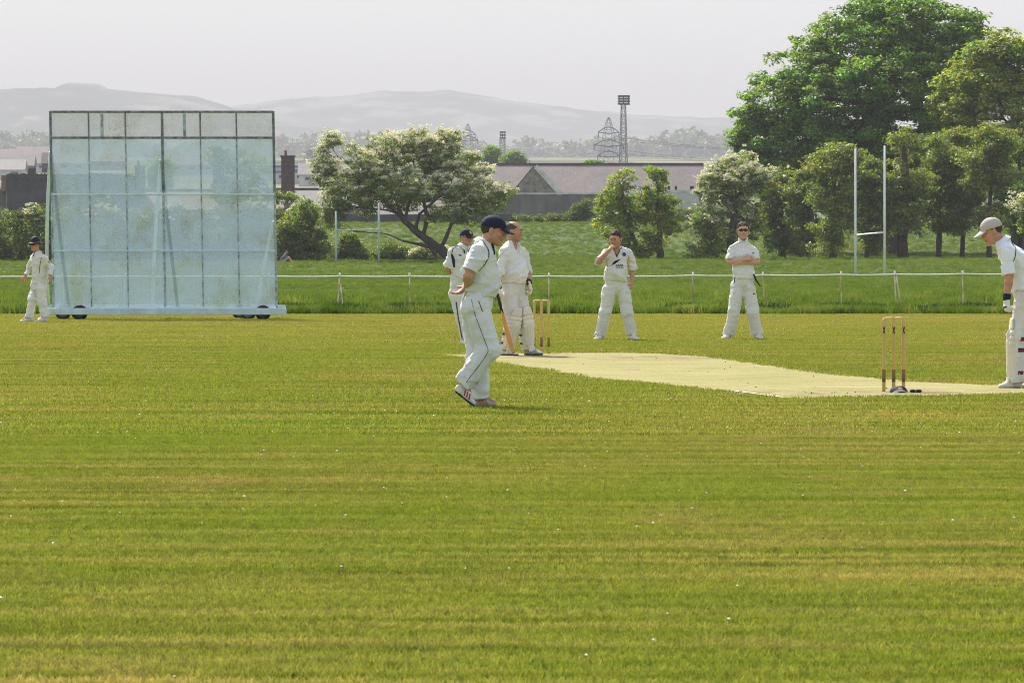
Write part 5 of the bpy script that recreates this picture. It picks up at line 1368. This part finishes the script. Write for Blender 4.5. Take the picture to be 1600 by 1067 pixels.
    for i_, (am, sc_) in enumerate(((foldamp, (3.6, 3.6, 13)), (foldamp * .3, (9, 9, 22)))):
        a_ = .5 + seed; rot = np.array([[math.cos(a_), 0, math.sin(a_)], [0, 1, 0], [-math.sin(a_), 0, math.cos(a_)]]) if i_ == 0 else None
        T.fold(am, sc_, seed + i_, rot if i_ else np.array([[.87, 0, .5], [0, 1, 0], [-.5, 0, .87]]) if seed % 2 else np.array([[.87, 0, -.5], [0, 1, 0], [.5, 0, .87]]))
    if open_neck:      # open V at the front of the neck
        v0 = nk + bf * .085; v1 = ch + bf * .13 + (nk - ch) * .18; T.cap(v0 + np.array([0, 0, .06]), v0, .058, .052, .008, mode='s'); T.cap(v0, v1, .052, .012, .008, mode='s')
    sh = T.mesh("shirt", shirt, body); out['shirt'] = sh
    if collar:         # turned-down collar with two points (or standing, when turned up)
        ax = nz(hd + (RH_f * -.022 - RH_u * .055) - nk); fw = nz(bf - ax * (bf @ ax)); rt = np.cross(fw, ax); gap = .62 if open_neck else .30; N = 28; rows = []
        for i in range(N + 1):
            th = gap + (2 * math.pi - 2 * gap) * i / N; e = min(1, abs(math.pi - th) / (math.pi - gap)); dr = fw * math.cos(th) * 1.06 + rt * math.sin(th)
            base = nk + ax * (.012 - .030 * max(0, math.cos(th))); pt = max(0, e - .80) / .20
            if upcollar: rows.append([base + dr * .070, base + dr * .072 + ax * .045, base + dr * (.074 + .012 * pt) + ax * (.088 - .012 * e)])
            else: rows.append([base + dr * .066 + ax * .008, base + dr * .0665 + ax * .034, base + dr * .073 + ax * .041, base + dr * .088 + ax * .014, base + dr * (.101 + .014 * pt) - ax * (.018 + .030 * pt) + fw * .012 * pt])
        k_ = len(rows[0]); mb = MB(); mb.add([tuple(q_) for r_ in rows for q_ in r_], [(i*k_+j, (i+1)*k_+j, (i+1)*k_+j+1, i*k_+j+1) for i in range(N) for j in range(k_-1)])
        co = mb.build("collar", shirt, sh, smooth=True); md = co.modifiers.new("thickness", 'SOLIDIFY'); md.thickness = .004; md.offset = 0; md = co.modifiers.new("soft", 'SUBSURF'); md.levels = 1; md.render_levels = 1
    # trousers
    U = SDF(lo, hi, .0075); top = low + (wa - low) * .12
    U.cap(pe, top, .163 * G, .156 * G, .04, w, .122 * G, .118 * G)
    U.ell(pe - bf * .035 - [0, 0, .035], np.stack([w, bf, np.array([0, 0, 1.])]), (.155 * G, .10 * G, .12), .06)
    for sd in 'RL':
        hp_, kn, an = J['hip' + sd], J['kn' + sd], J['an' + sd]; U.cap(hp_, kn, .104 * legw * G, .082 * legw, .035)
        end = an + (an - kn) * .03; U.cap(kn, end + (end - kn) * .1, .082 * legw, .078 * legw, .035, clip=[(end, an - kn)])
    U.cut(top, wa - pe)
    def wgt(p):
        v = np.full(len(p), .75)
        for sd in 'RL':
            for nm, s_ in (('kn', .10), ('an', .10), ('hip', .10)): v += .9 * np.exp(-((p - J[nm + sd])**2).sum(1) / (2 * s_ * s_))
        return v
    U.fold(foldamp * .6, (15, 15, 3.2), seed + 3, None, wgt); U.fold(foldamp * .38, (5, 5, 17), seed + 5, None, wgt)
    out['trousers'] = U.mesh("trousers", trousers, body)
    return out

class Px:
    """turns points read off the photograph into metres about a player's own ground point"""
    def __init__(s, px0, base, D=None):
        s.px0, s.base = px0, base; s.D = D or EYE * F_PX / (base - HORIZON); s.s = F_PX / s.D; s.loc = np.array([(px0 - 800) / s.s, s.D, 0.0])
    def __call__(s, px, py, dy=0.0): return np.array([(px - s.px0) / s.s, dy, (s.base - py) / s.s])
    def joints(s, **k): d = {a: s(*b) for a, b in k.items()}; d['loc'] = s.loc; return d
# ------------------------------------------------------------------ the players
# 1 fielder walking across the near field, hands behind his back
q = Px(750, 638)
J = q.joints(head=(771, 361, .0), neck=(756, 384, 0), chest=(751, 409, 0), waist=(751, 443, 0), pelvis=(745, 474, 0),
    shR=(747, 393, -.19), shL=(747, 391, .19), elR=(732, 430, -.25), wrR=(730, 449, -.07), elL=(733, 430, .25), wrL=(728, 447, .06),
    hipR=(743, 482, -.09), hipL=(743, 482, .09), knR=(765, 545, -.10), anR=(725, 598, -.10), knL=(746, 556, .09), anL=(748, 620, .09), toeR=(740, 632, -.10), toeL=(778, 634, .09))
p1 = person("player in navy peaked cap walking with hands clasped behind his back, nearest the camera", J, (1, -.10, -.25), (1, -.08, -.1), SKIN, 1.0, .01, hscale=1.05,
    hands={'R': ((-.85, .1, -.45), (-.25, -.25, .9), 22), 'L': ((-.45, -.45, -.6), (-.8, -.4, .3), 55)}, hair=HAIRD, capped=True, h=.0055, stub=.10,
    shirt=GREENISH, sleeve=(.86, .86), trousers=GREENISH, seed=1, foldamp=.024, legw=1.12)
b1, P1, R1 = p1['body'], p1['P'], p1['R']
cap_obj(b1, J['head'], R1, NAVY, NAVY, None, k=1.05)
snap_tube("piping", GREYTRIM, p1['shirt'], p1['shirt'], [q(754, 376, -.12), q(764, 392, -.22), q(764, 402, -.22), q(757, 414, -.25), q(748, 423, -.28)], .0055, 6, .001, 24, ray=(0, 1, 0))
snap_tube("piping", GREYTRIM, p1['shirt'], p1['shirt'], [q(748, 372, -.1), q(735, 380, -.15), q(731, 392, -.22)], .0045, 6, .001, 16, ray=(0, 1, 0))
snap_tube("placket", NAVY, p1['shirt'], p1['shirt'], [q(768, 379, -.03), q(771, 390, -.03), q(772, 398, -.03)], .012, 6, 0, 10, ray=(0, 1, 0))
snap_tube("piping", GREYTRIM, p1['trousers'], p1['trousers'], [q(737, 468, -.3), q(742, 490, -.3), q(755, 525, -.3), q(764, 548, -.3), q(752, 566, -.3), q(735, 588, -.3), q(720, 608, -.3)], .0028, 6, .001, 50, ray=(0, 1, 0))
snap_tube("pocket_edge", GREYTRIM, p1['trousers'], p1['trousers'], [q(748, 470, -.3), q(754, 486, -.3)], .004, 5, .001, 10, ray=(0, 1, 0))
shoe(b1, q(709, 611, -.10), q(741, 636, -.10), (.55, 0, .8), SHOEW, SOLEB, stripes=(1, REDTRIM))
shoe(b1, q(733, 637.5, .09), q(778, 637, .09), (0, 0, 1), SHOEG, SOLE, stripes=(1, ORANGE))
ball = SDF(q(727, 452, .0) - .06, q(727, 452, .0) + .06, .004); bc = q(726.5, 449.5, -.085); ball.ell(bc, np.eye(3), (.034, .034, .034), .002)
o = ball.mesh("cricket_ball", LEATHER, None, q.loc); tag(o, "red leather cricket ball held behind the walking player's back", "cricket ball")

# 2 fielder behind him, cap with yellow badge and sunglasses
q = Px(720, 539)
J = q.joints(head=(729, 371, 0), neck=(724, 387, 0), chest=(721, 406, 0), waist=(720, 434, 0), pelvis=(720, 455, 0),
    shR=(707, 394, -.10), shL=(737, 395, .12), elR=(700, 421, -.08), wrR=(713, 431, .13), elL=(744, 423, .2), wrL=(733, 440, .2),
    hipR=(715, 461, -.05), hipL=(728, 461, .06), knR=(721, 498, -.05), anR=(726, 529, -.03), knL=(731, 498, .06), anL=(735, 528, .12), toeR=(732, 538, -.15), toeL=(746, 536, .1))
p2 = person("player in navy cap with yellow badge and sunglasses, partly hidden by the walking player", J, (.62, -.75, -.08), (.6, -.8, 0), SKIN, 1.0, 0,
    hands={'R': ((.7, .3, -.5), (.2, .6, .5), 40), 'L': ((-.6, 0, -.6), (0, .6, .5), 40)}, hair=HAIRD, capped=True, lens=True, shirt=CREAM, sleeve=(.85, .85), trousers=WHITE, hem=.10, seed=2)
b = p2['body']; cap_obj(b, J['head'], p2['R'], NAVY, NAVY, ((0, .14, .078), .024, GOLD))
s_ = p2['shirt']
snap_tube("piping", NAVY, s_, s_, [q(716, 384, -.2), q(708, 388, -.2), q(706, 397, -.3)], .006, 6, .001, 16, ray=(0, 1, 0))
snap_tube("side_panel", NAVY, s_, s_, [q(706, 397, -.3), q(708.5, 406, -.3), q(710, 418, -.3)], [.012 + .012 * math.sin(t * 3.1) for t in np.linspace(0, 1, 16)], 8, -.004, 16, ray=(0, 1, 0))
snap_tube("placket", NAVY, s_, s_, [q(724, 385, -.3), q(726, 396, -.3)], .010, 6, 0, 8, ray=(0, 1, 0))
snap_tube("shirt_badge", NAVY, s_, s_, [q(717, 399, -.3), q(721, 399, -.3)], .012, 6, -.004, 6, ray=(0, 1, 0))
t_ = p2['trousers']; snap_tube("piping", GREYTRIM, t_, t_, [q(713, 472, -.2), q(716, 495, -.25), q(722, 528, -.2)], .012, 6, -.004, 20, ray=(0, 1, 0))
shoe(b, q(722, 539, .04), q(733, 539.5, -.17), (0, 0, 1), SHOEW, SOLEB); shoe(b, q(733, 538, .16), q(748, 538, .02), (0, 0, 1), SHOEW, SOLEB)

# 3 non-striking batsman at the far wicket
q = Px(806, 556)
J = q.joints(head=(802, 362, 0), neck=(800, 383, 0), chest=(801, 404, 0), waist=(803, 430, 0), pelvis=(802, 452, 0),
    shR=(789, 394, -.13), shL=(815, 395, .15), elR=(780.5, 424, -.20), wrR=(779.5, 450, -.22), elL=(825, 424, .17), wrL=(826.5, 443, .02),
    hipR=(795, 460, -.07), hipL=(811, 460, .07), knR=(799, 502, -.10), anR=(791, 545, -.06), knL=(820, 502, .03), anL=(824, 544, .05), toeR=(808, 554, -.12), toeL=(846, 554, .02))
p3 = person("bareheaded balding batsman in pads leaning on his bat beside the far wicket", J, (.93, -.12, -.05), (.72, -.68, 0), SKIN, 1.03, .022, hscale=1.12,
    hands={'R': ((.1, -.05, -1), (.8, -.2, 0), 75), 'L': ((.15, -.1, -1), (-.7, -.3, 0), 45)}, hair=None, stub=.18, shirt=WHITE, sleeve=(1.12, 1.12), trousers=CREAM, seed=3, open_neck=True, legw=.95, foldamp=.024)
b = p3['body']; P_, R_ = p3['P'], p3['R']
H = SDF(J['head'] - .2, J['head'] + .2, .005); H.ell(P_(0, -.014, .027), R_, np.array((.0792, .0985, .0885)) * 1.12, .01); H.cut(P_(0, 0, .012), -R_[2] + R_[1] * .85); H.cut(P_(0, 0, .082), R_[2] + R_[1] * .5); H.fold(.003, (60, 60, 60), 2)
H.mesh("hair", pmat("cropped_greying_hair", (0.085, 0.060, 0.045), .8, .35, 120, .5, 300), b)
t_ = p3['trousers']
snap_tube("waistband_edge", BEIGE, t_, t_, [q(786, 438, -.3), q(796, 440, -.4), q(810, 440, -.4), q(822, 438, -.2)], .004, 5, .001, 16, ray=(0, 1, 0))
pad(b, J['knR'] + np.array([.02, -.02, 0]), J['anR'], (.55, -.83, 0), strapm=GREYTRIM); pad(b, J['knL'] + np.array([.01, -.02, 0]), J['anL'], (.62, -.78, 0), strapm=GREYTRIM)
glove(b, J['wrR'], (.12, -.05, -1), (.8, -.2, 0), 1, J['elR'], 70, PADM, GREYTRIM, NAVY); glove(b, J['wrL'], (.25, -.1, -1), (-.7, -.3, 0), -1, J['elL'], 42, PADM, NAVY, NAVY)
shoe(b, q(781, 555.5, .02), q(811, 556, -.15), (0, 0, 1), SHOEW, SOLEB); shoe(b, q(818, 555, .08), q(850, 555, -.05), (0, 0, 1), SHOEG, SOLEB)
bt = bat("orange-faced bat with black grip held by the far batsman", q.loc + q(776.5, 458, -.27), q.loc + q(802.5, 551, -.34), (.93, -.30, .2), BATSTICKER)

# 4 player with lettered shirt, hand to his mouth
q = Px(963, 532.5)
J = q.joints(head=(961.5, 374, -.03), neck=(964.5, 391, 0), chest=(964, 407, 0), waist=(963, 429, 0), pelvis=(963, 447, 0),
    shR=(946.5, 395, 0), shL=(981.5, 394.5, .0), elR=(935, 409, -.20), wrR=(951, 391.5, -.24), elL=(988.5, 421, .06), wrL=(986.5, 441, -.02),
    hipR=(953, 455, 0), hipL=(974, 455, 0), knR=(946, 488, -.04), anR=(938, 523, .0), knL=(980, 488, -.04), anL=(986, 522, 0), toeR=(929, 530, -.15), toeL=(996, 530, -.12))
p4 = person("dark-haired player with a black fern printed on his shirt, raising a hand to his mouth", J, (-.35, -.86, -.16), (-.12, -1, 0), SKIN, 1.03, .015, hscale=1.13,
    hands={'R': ((.62, .12, .70), (.55, .75, -.3), 75), 'L': ((-.05, -.15, -1), (-.7, .4, 0), 30)}, hair=HAIRD, stub=.12, shirt=CREAM, sleeve=(.95, .98), trousers=CREAM, seed=4, open_neck=True, legw=1.08)
b = p4['body']; s_ = p4['shirt']; sc_ = 1 / q.s
snap_tube("neck_trim", MAROON, s_, s_, [q(957, 388, -.3), q(961, 394, -.3), q(963.8, 401.5, -.3)], .0085, 6, 0, 12, ray=(0, 1, 0)); snap_tube("neck_trim", MAROON, s_, s_, [q(971, 387, -.3), q(967, 394, -.3), q(964, 401.5, -.3)], .0085, 6, 0, 12, ray=(0, 1, 0))
fern = []
A0, A1 = (956, 414.5), (969.5, 405.5)
ax_ = np.array([A1[0]-A0[0], A0[1]-A1[1]]); Lf = np.linalg.norm(ax_); ax_ /= Lf; nv = np.array([-ax_[1], ax_[0]])
def fp(t, v): return (A0[0] - 963 + ax_[0]*t*Lf + nv[0]*v) * sc_, (-(A0[1] - 410) + ax_[1]*t*Lf + nv[1]*v) * sc_
up_ = [fp(t, 3.0 * math.sin(math.pi * min(1, t**.8 * .97 + .03)) * (1 if k % 2 else .62)) for k, t in enumerate(np.linspace(0, 1, 15))]; dn_ = [fp(t, -1.6 * math.sin(math.pi * min(1, t**.8 * .97 + .03)) * (1 if k % 2 else .6)) for k, t in enumerate(np.linspace(1, 0, 15))]
tail = [fp(-.16, -.5), fp(-.16, .2)]
decal("fern_print", BLACKTRIM, s_, s_, [grid_poly(up_ + dn_ + tail, .006)], q(963, 410, 0), (1, 0, 0), (0, 0, 1), (0, -1, .05), .004)
tp = text_poly("KIWI", .050); decal("lettering", BLACKTRIM, s_, s_, [tp], q(961.9, 417.6, 0), (1, 0, 0), (0, 0, 1), (0, -1, .05), .006)
decal("lettering_underline", GREYTRIM, s_, s_, [grid_poly([(0, 0), (.125, 0), (.125, .008), (0, .008)], .01)], q(962, 419.3, 0), (1, 0, 0), (0, 0, 1), (0, -1, .05), .005)
BLUE = pmat("blue_crest", (0.05, 0.085, 0.24), .8, .4, 90)
decal("crest", BLUE, s_, s_, [grid_poly([(.030*math.cos(t), .032*math.sin(t)) for t in np.linspace(0, 2*math.pi, 9, endpoint=False)], .01)], q(975, 398.6, 0), (1, 0, 0), (0, 0, 1), (0, -1, .1), .004)
snap_tube("side_panel", BEIGE, s_, s_, [q(982.5, 400, -.25), q(981, 412, -.3), q(981.3, 423, -.3)], [.010 + .014 * math.sin(t * 3.1) for t in np.linspace(0, 1, 18)], 8, -.006, 18, ray=(0, 1, 0))
snap_tube("side_panel", BEIGE, s_, s_, [q(947.5, 405, -.25), q(948.5, 416, -.3), q(948.5, 424, -.3)], [.006 + .010 * math.sin(t * 3.1) for t in np.linspace(0, 1, 18)], 8, -.005, 18, ray=(0, 1, 0))
shoe(b, q(942, 531.5, .07), q(929, 532.5, -.19), (0, 0, 1), SHOEW, SOLEB); shoe(b, q(982, 531, .06), q(998, 532, -.16), (0, 0, 1), SHOEW, SOLEB)

# 5 fielder with arms crossed
q = Px(1160, 531)
J = q.joints(head=(1161, 360.5, -.02), neck=(1161, 381, 0), chest=(1161, 399, 0), waist=(1161, 423, 0), pelvis=(1161, 443, 0),
    shR=(1145, 391.5, 0), shL=(1177.5, 391.5, 0), elR=(1139.5, 409, -.06), wrR=(1163, 405.5, -.20), elL=(1182.5, 409, -.06), wrL=(1156, 410.5, -.17),
    hipR=(1152, 451, 0), hipL=(1170, 451, 0), knR=(1147, 487, -.05), anR=(1139, 521, 0), knL=(1175.5, 487, -.05), anL=(1183, 521, 0), toeR=(1128, 529, -.15), toeL=(1189, 529, -.16))
p5 = person("tall player in sunglasses standing with arms folded and collar turned up", J, (.0, -1, -.02), (0, -1, 0), SKINPALE, .96, 0, hscale=1.13,
    hands={'R': ((1, .25, .22), (0, 1, 0), 35), 'L': ((-1, .35, -.05), (0, 1, 0), 30)}, hair=HAIRB, lens=True, stub=.16, shirt=WHITE, sleeve=(.86, .86), trousers=CREAM, seed=5, upcollar=True, legw=1.08)
b = p5['body']; s_ = p5['shirt']; t_ = p5['trousers']
for k in range(5): snap_tube("button", GREYTRIM, s_, s_, [q(1161, 385 + k * 4.2, -.3), q(1161.4, 385.4 + k * 4.2, -.3)], .006, 6, 0, 4, ray=(0, 1, 0))
snap_tube("placket", COOLWHITE, s_, s_, [q(1161, 381, -.3), q(1161, 403, -.3)], .011, 6, -.005, 12, ray=(0, 1, 0))
snap_tube("sleeve_mark", BLACKTRIM, s_, s_, [q(1175, 395.6, -.3), q(1177.5, 394.8, -.3)], .008, 6, -.003, 6, ray=(0, 1, 0))
snap_tube("thigh_mark", BLACKTRIM, t_, t_, [q(1176.2, 459, -.3), q(1178.6, 459, -.3)], .014, 6, -.006, 6, ray=(0, 1, 0))
snap_tube("piping", BLACKTRIM, t_, t_, [q(1143, 428, -.1), q(1141.5, 436, -.1), q(1140.5, 441, -.1)], .010, 6, -.003, 12, ray=(0, 1, 0))
MB().tube([q(1177, 428, -.12), q(1179, 434, -.12), q(1183, 441, -.06), q(1188, 447.5, -.02)], [.012, .014, .014, .008], 7).build("hanging_strap", BLACKTRIM, b, smooth=True)
shoe(b, q(1141, 530, .06), q(1127.5, 531, -.19), (0, 0, 1), SHOEW, SOLEB); shoe(b, q(1181.5, 530, .06), q(1189.5, 531, -.20), (0, 0, 1), SHOEW, SOLEB)

# 6 striker at the right edge
q = Px(1595, 607)
J = q.joints(head=(1549.5, 362, 0), neck=(1567, 381, 0), chest=(1583, 403, 0), waist=(1598, 436, 0), pelvis=(1604, 462, 0),
    shL=(1572, 394, -.19), shR=(1574, 392, .19), elL=(1574, 430, -.22), wrL=(1570, 466, -.20), elR=(1590, 434, .22), wrR=(1612, 466, .10),
    hipL=(1603, 470, -.09), hipR=(1608, 470, .09), knL=(1589, 528, -.10), anL=(1588, 594, -.10), knR=(1622, 530, .12), anR=(1627, 594, .12), toeL=(1563, 604, -.10), toeR=(1600, 604, .12))
p6 = person("batsman in stone-coloured cap and pads bending forward at the right edge", J, (-.95, -.12, -.42), (-.95, -.05, -.35), SKIN, 1.0, 0, hscale=1.07,
    hands={'L': ((-.05, -.1, -1), (.8, .5, 0), 70), 'R': ((-.05, 0, -1), (-.8, .2, 0), 75)}, hair=HAIRD, capped=True, shirt=COOLWHITE, sleeve=(1.0, 1.0), trousers=CREAM, seed=6, h=.006, legw=1.12, foldamp=.024)
b = p6['body']; cap_obj(b, J['head'], p6['R'], STONECAP, STONECAP, ((0, .13, .075), .020, REDTRIM), k=1.07)
s_ = p6['shirt']; t_ = p6['trousers']
snap_tube("piping", GREYTRIM, s_, s_, [q(1579, 377, -.4), q(1584, 388, -.4), q(1583, 400, -.4), q(1580, 408, -.4)], .0058, 6, .001, 26, ray=(0, 1, 0))
glove(b, J['wrL'], (.02, -.1, -1), (.8, .5, 0), -1, J['elL'], 62, WHITE, NAVY, NAVY); glove(b, J['wrR'], (-.05, 0, -1), (-.8, .2, 0), 1, J['elR'], 70, WHITE, NAVY, NAVY)
pad(b, J['knL'] + np.array([-.01, 0, 0]), J['anL'], (-1, -.12, 0), strapm=BLACKTRIM, straps=(.18, .72, .98), red=True); pad(b, J['knR'], J['anR'], (-1, -.05, 0), strapm=BLACKTRIM, straps=(.18, .72, .98), red=True)
shoe(b, q(1595, 606.5, -.10), q(1557, 607.5, -.10), (0, 0, 1), SHOEW, pmat("tan_sole", (0.30, 0.23, 0.14), .85, .3, 30)); shoe(b, q(1634, 606.5, .12), q(1596, 607, .12), (0, 0, 1), SHOEW, SOLE)
bat("willow bat hanging from the striker's far hand at the right edge", q.loc + q(1614, 474, .10), q.loc + q(1598, 596, .02), (-.2, -.9, 0), WILLOW)

# 7 man in a dark sun hat walking past the sight screen
q = Px(58, 504)
J = q.joints(head=(55, 383, 0), neck=(58.5, 397, 0), chest=(61, 410, 0), waist=(61, 430, 0), pelvis=(60, 445, 0),
    shR=(52.5, 402, .12), shL=(69, 403, -.12), elR=(46.5, 416, .14), wrR=(40, 431, .06), elL=(80, 417, -.10), wrL=(79.5, 432, -.2),
    hipR=(56, 451, .07), hipL=(64, 451, -.07), knR=(50, 469, .02), anR=(45.5, 495, .05), knL=(66, 470, -.06), anL=(70.5, 494, -.05), toeR=(32, 502, 0), toeL=(55, 503, -.10))
p7 = person("player in dark wide-brimmed hat and long sleeves walking left past the sight screen", J, (-.55, -.83, -.06), (-.72, -.70, 0), SKIN, .98, 0,
    hands={'R': ((-.55, -.2, -.75), (.2, .8, .1), 35), 'L': ((.1, -.15, -1), (-.7, .3, 0), 30)}, hair=HAIRD, capped=True, lens=True, shirt=CREAM, sleeve=(1.92, 1.86), trousers=WHITE, hem=.16, seed=7, legw=.98, foldamp=.024)
b = p7['body']; cap_obj(b, J['head'], p7['R'], BLACKTRIM, BLACKTRIM, None, brim=True, button=False, band=GREYCLOTH); s_ = p7['shirt']
snap_tube("placket", NAVY, s_, s_, [q(54.5, 393, -.4), q(53, 400, -.4)], .012, 6, 0, 8, ray=(0, 1, 0))
snap_tube("piping", GREYTRIM, s_, s_, [q(66, 403, -.4), q(63.5, 415, -.4), q(62, 428, -.4)], .006, 6, .001, 18, ray=(0, 1, 0)); snap_tube("sleeve_mark", GREYTRIM, s_, s_, [q(76, 408, -.4), q(79, 411, -.4)], .010, 6, -.002, 6, ray=(0, 1, 0))
shoe(b, q(52, 503.5, .07), q(30, 504, -.02), (0, 0, 1), SHOEW, SOLEB); shoe(b, q(75, 503.5, -.05), q(53, 504.5, -.14), (0, 0, 1), SHOEW, SOLEB)

# 8 someone sitting in the grass far off by the tall shrub
D8 = 382; z8 = float(gz(0, D8)); 
class Q8(Px):
    def __init__(s): s.D = D8; s.s = F_PX / D8; s.px0 = 447; s.loc = np.array([(447 - 800) / s.s, D8, z8]); s.base = HORIZON + (EYE - z8) * s.s
q = Q8(); m8 = lambda x, y, z: (q.px0 + x * q.s, q.base - z * q.s, y)
J = q.joints(head=m8(.02, -.05, .74), neck=m8(-.03, 0, .60), chest=m8(-.08, 0, .46), waist=m8(-.14, 0, .27), pelvis=m8(-.17, 0, .13), shR=m8(-.06, -.17, .53), shL=m8(-.06, .17, .53),
    elR=m8(-.30, -.24, .30), wrR=m8(-.36, -.22, .06), elL=m8(.14, .2, .34), wrL=m8(.25, .12, .22), hipR=m8(-.14, -.09, .12), hipL=m8(-.14, .09, .12), knR=m8(.2, -.14, .36), anR=m8(.38, -.12, .08), knL=m8(.24, .14, .32), anL=m8(.42, .13, .08), toeR=m8(.55, -.12, .03), toeL=m8(.58, .13, .03))
p8 = person("person in a blue-grey top sitting on the grass by the tall shrub", J, (.8, -.5, -.2), (.9, -.2, .3), SKINPALE, 1, 0, hands={'R': ((0, 0, -1), (1, 0, 0), 30), 'L': ((1, 0, -.4), (0, 0, -1), 30)}, hair=HAIRD, h=.009,
    shirt=pmat("blue_grey_top", (0.16, 0.19, 0.26), .9, .1, 8), sleeve=(1.5, 1.5), trousers=pmat("pale_trousers", (0.42, 0.36, 0.34), .9, .1, 8), seed=8, collar=False)
shoe(p8['body'], q(*m8(.36, -.12, .0)), q(*m8(.60, -.12, .02))); shoe(p8['body'], q(*m8(.40, .13, .0)), q(*m8(.64, .13, .02)))

# cap and dark spectacles lying on the pitch at the foot of the near wicket
q = Px(1405, 614.5); c = np.array([0, 0, -.026]); Rc = frame((.10, -1, -.02))
hat_root = empty("cap", q.loc); tag(hat_root, "navy cap with gold badge lying on the pitch at the near wicket", "cap")
r_, f_, u_ = Rc; PP = lambda a, b_, c_: c + r_ * a + f_ * b_ + u_ * c_
S = SDF(c - .22, c + .22, .005); S.ell(PP(0, -.02, .034), Rc, (.088, .100, .064), .01); S.cut(PP(0, 0, .030), -u_); S.fold(.005, (22, 22, 22), 3); crown_ = S.mesh("cap_crown", NAVY, hat_root)
S = SDF(c - .25, c + .25, .005)
def pk(X, Y, Z):
    x, y, z = X - c[0], Y - c[1], Z - c[2]; a = x*r_[0] + y*r_[1] + z*r_[2]; b_ = x*f_[0] + y*f_[1] + z*f_[2]; h_ = x*u_[0] + y*u_[1] + z*u_[2]
    zz = h_ - .062 + 5.0 * a * a + .14 * (b_ - .07); e = np.sqrt((a / .080)**2 + ((b_ - .07) / .095)**2); return np.maximum(np.maximum(np.abs(zz) - .0045, (e - 1) * .07), .05 - b_)
S.put(pk, c - .22, c + .22, .002); pkm = S.mesh("peak", pmat("navy_peak", (0.03, 0.037, 0.075), .8, .2, 30), hat_root)
snap_tube("piping", COOLWHITE, pkm, pkm, [PP(.080*math.cos(t), .07 + .095*math.sin(t), .05 - 5*(.08*math.cos(t))**2 + .012) for t in np.linspace(.15, math.pi - .15, 19)], .003, 5, 0, 26)
decal("badge", GOLD, crown_, crown_, [grid_poly([(.026*math.cos(t), .014*math.sin(t)) for t in np.linspace(0, 2*math.pi, 9, endpoint=False)], .01)], PP(0, .07, .078), r_, u_, f_ + u_ * .6, .004)
q = Px(1431, 614.5); g = empty("sunglasses", q.loc); tag(g, "folded dark sunglasses lying on the pitch beside the navy cap", "sunglasses")
mb = SDF((-.1, -.1, -.01), (.1, .1, .08), .004)
for sg in (-1, 1): mb.ell((sg*.030, -.01, .022), np.eye(3), (.028, .009, .018), .004)
mb.cap((-.012, -.014, .030), (.012, -.014, .030), .005, .005, .003); mb.mesh("lens_front", LENS, g)
for sg in (-1, 1): MB().tube([(sg*.058, -.008, .028), (sg*.05, .02, .018), (-sg*.045, .03, .008)], .004, 6).build("temple", BLACKTRIM, g, smooth=True)
# ------------------------------------------------------------------ haze over the whole valley
m, nt, out = nodes("haze_air"); q = NT(nt)
v = q.n("VolumePrincipled"); v.inputs["Color"].default_value = (0.685, 0.685, 0.725, 1); v.inputs["Density"].default_value = 1.25e-4
v.inputs["Anisotropy"].default_value = 0.0
q.l(v.outputs[0], out.inputs["Volume"])
mb = MB().box((-9500, -120, -112), (9500, 20200, 590))
hz = mb.build("haze", m); tag(hz, "pale spring haze hanging over the valley", kind="stuff")
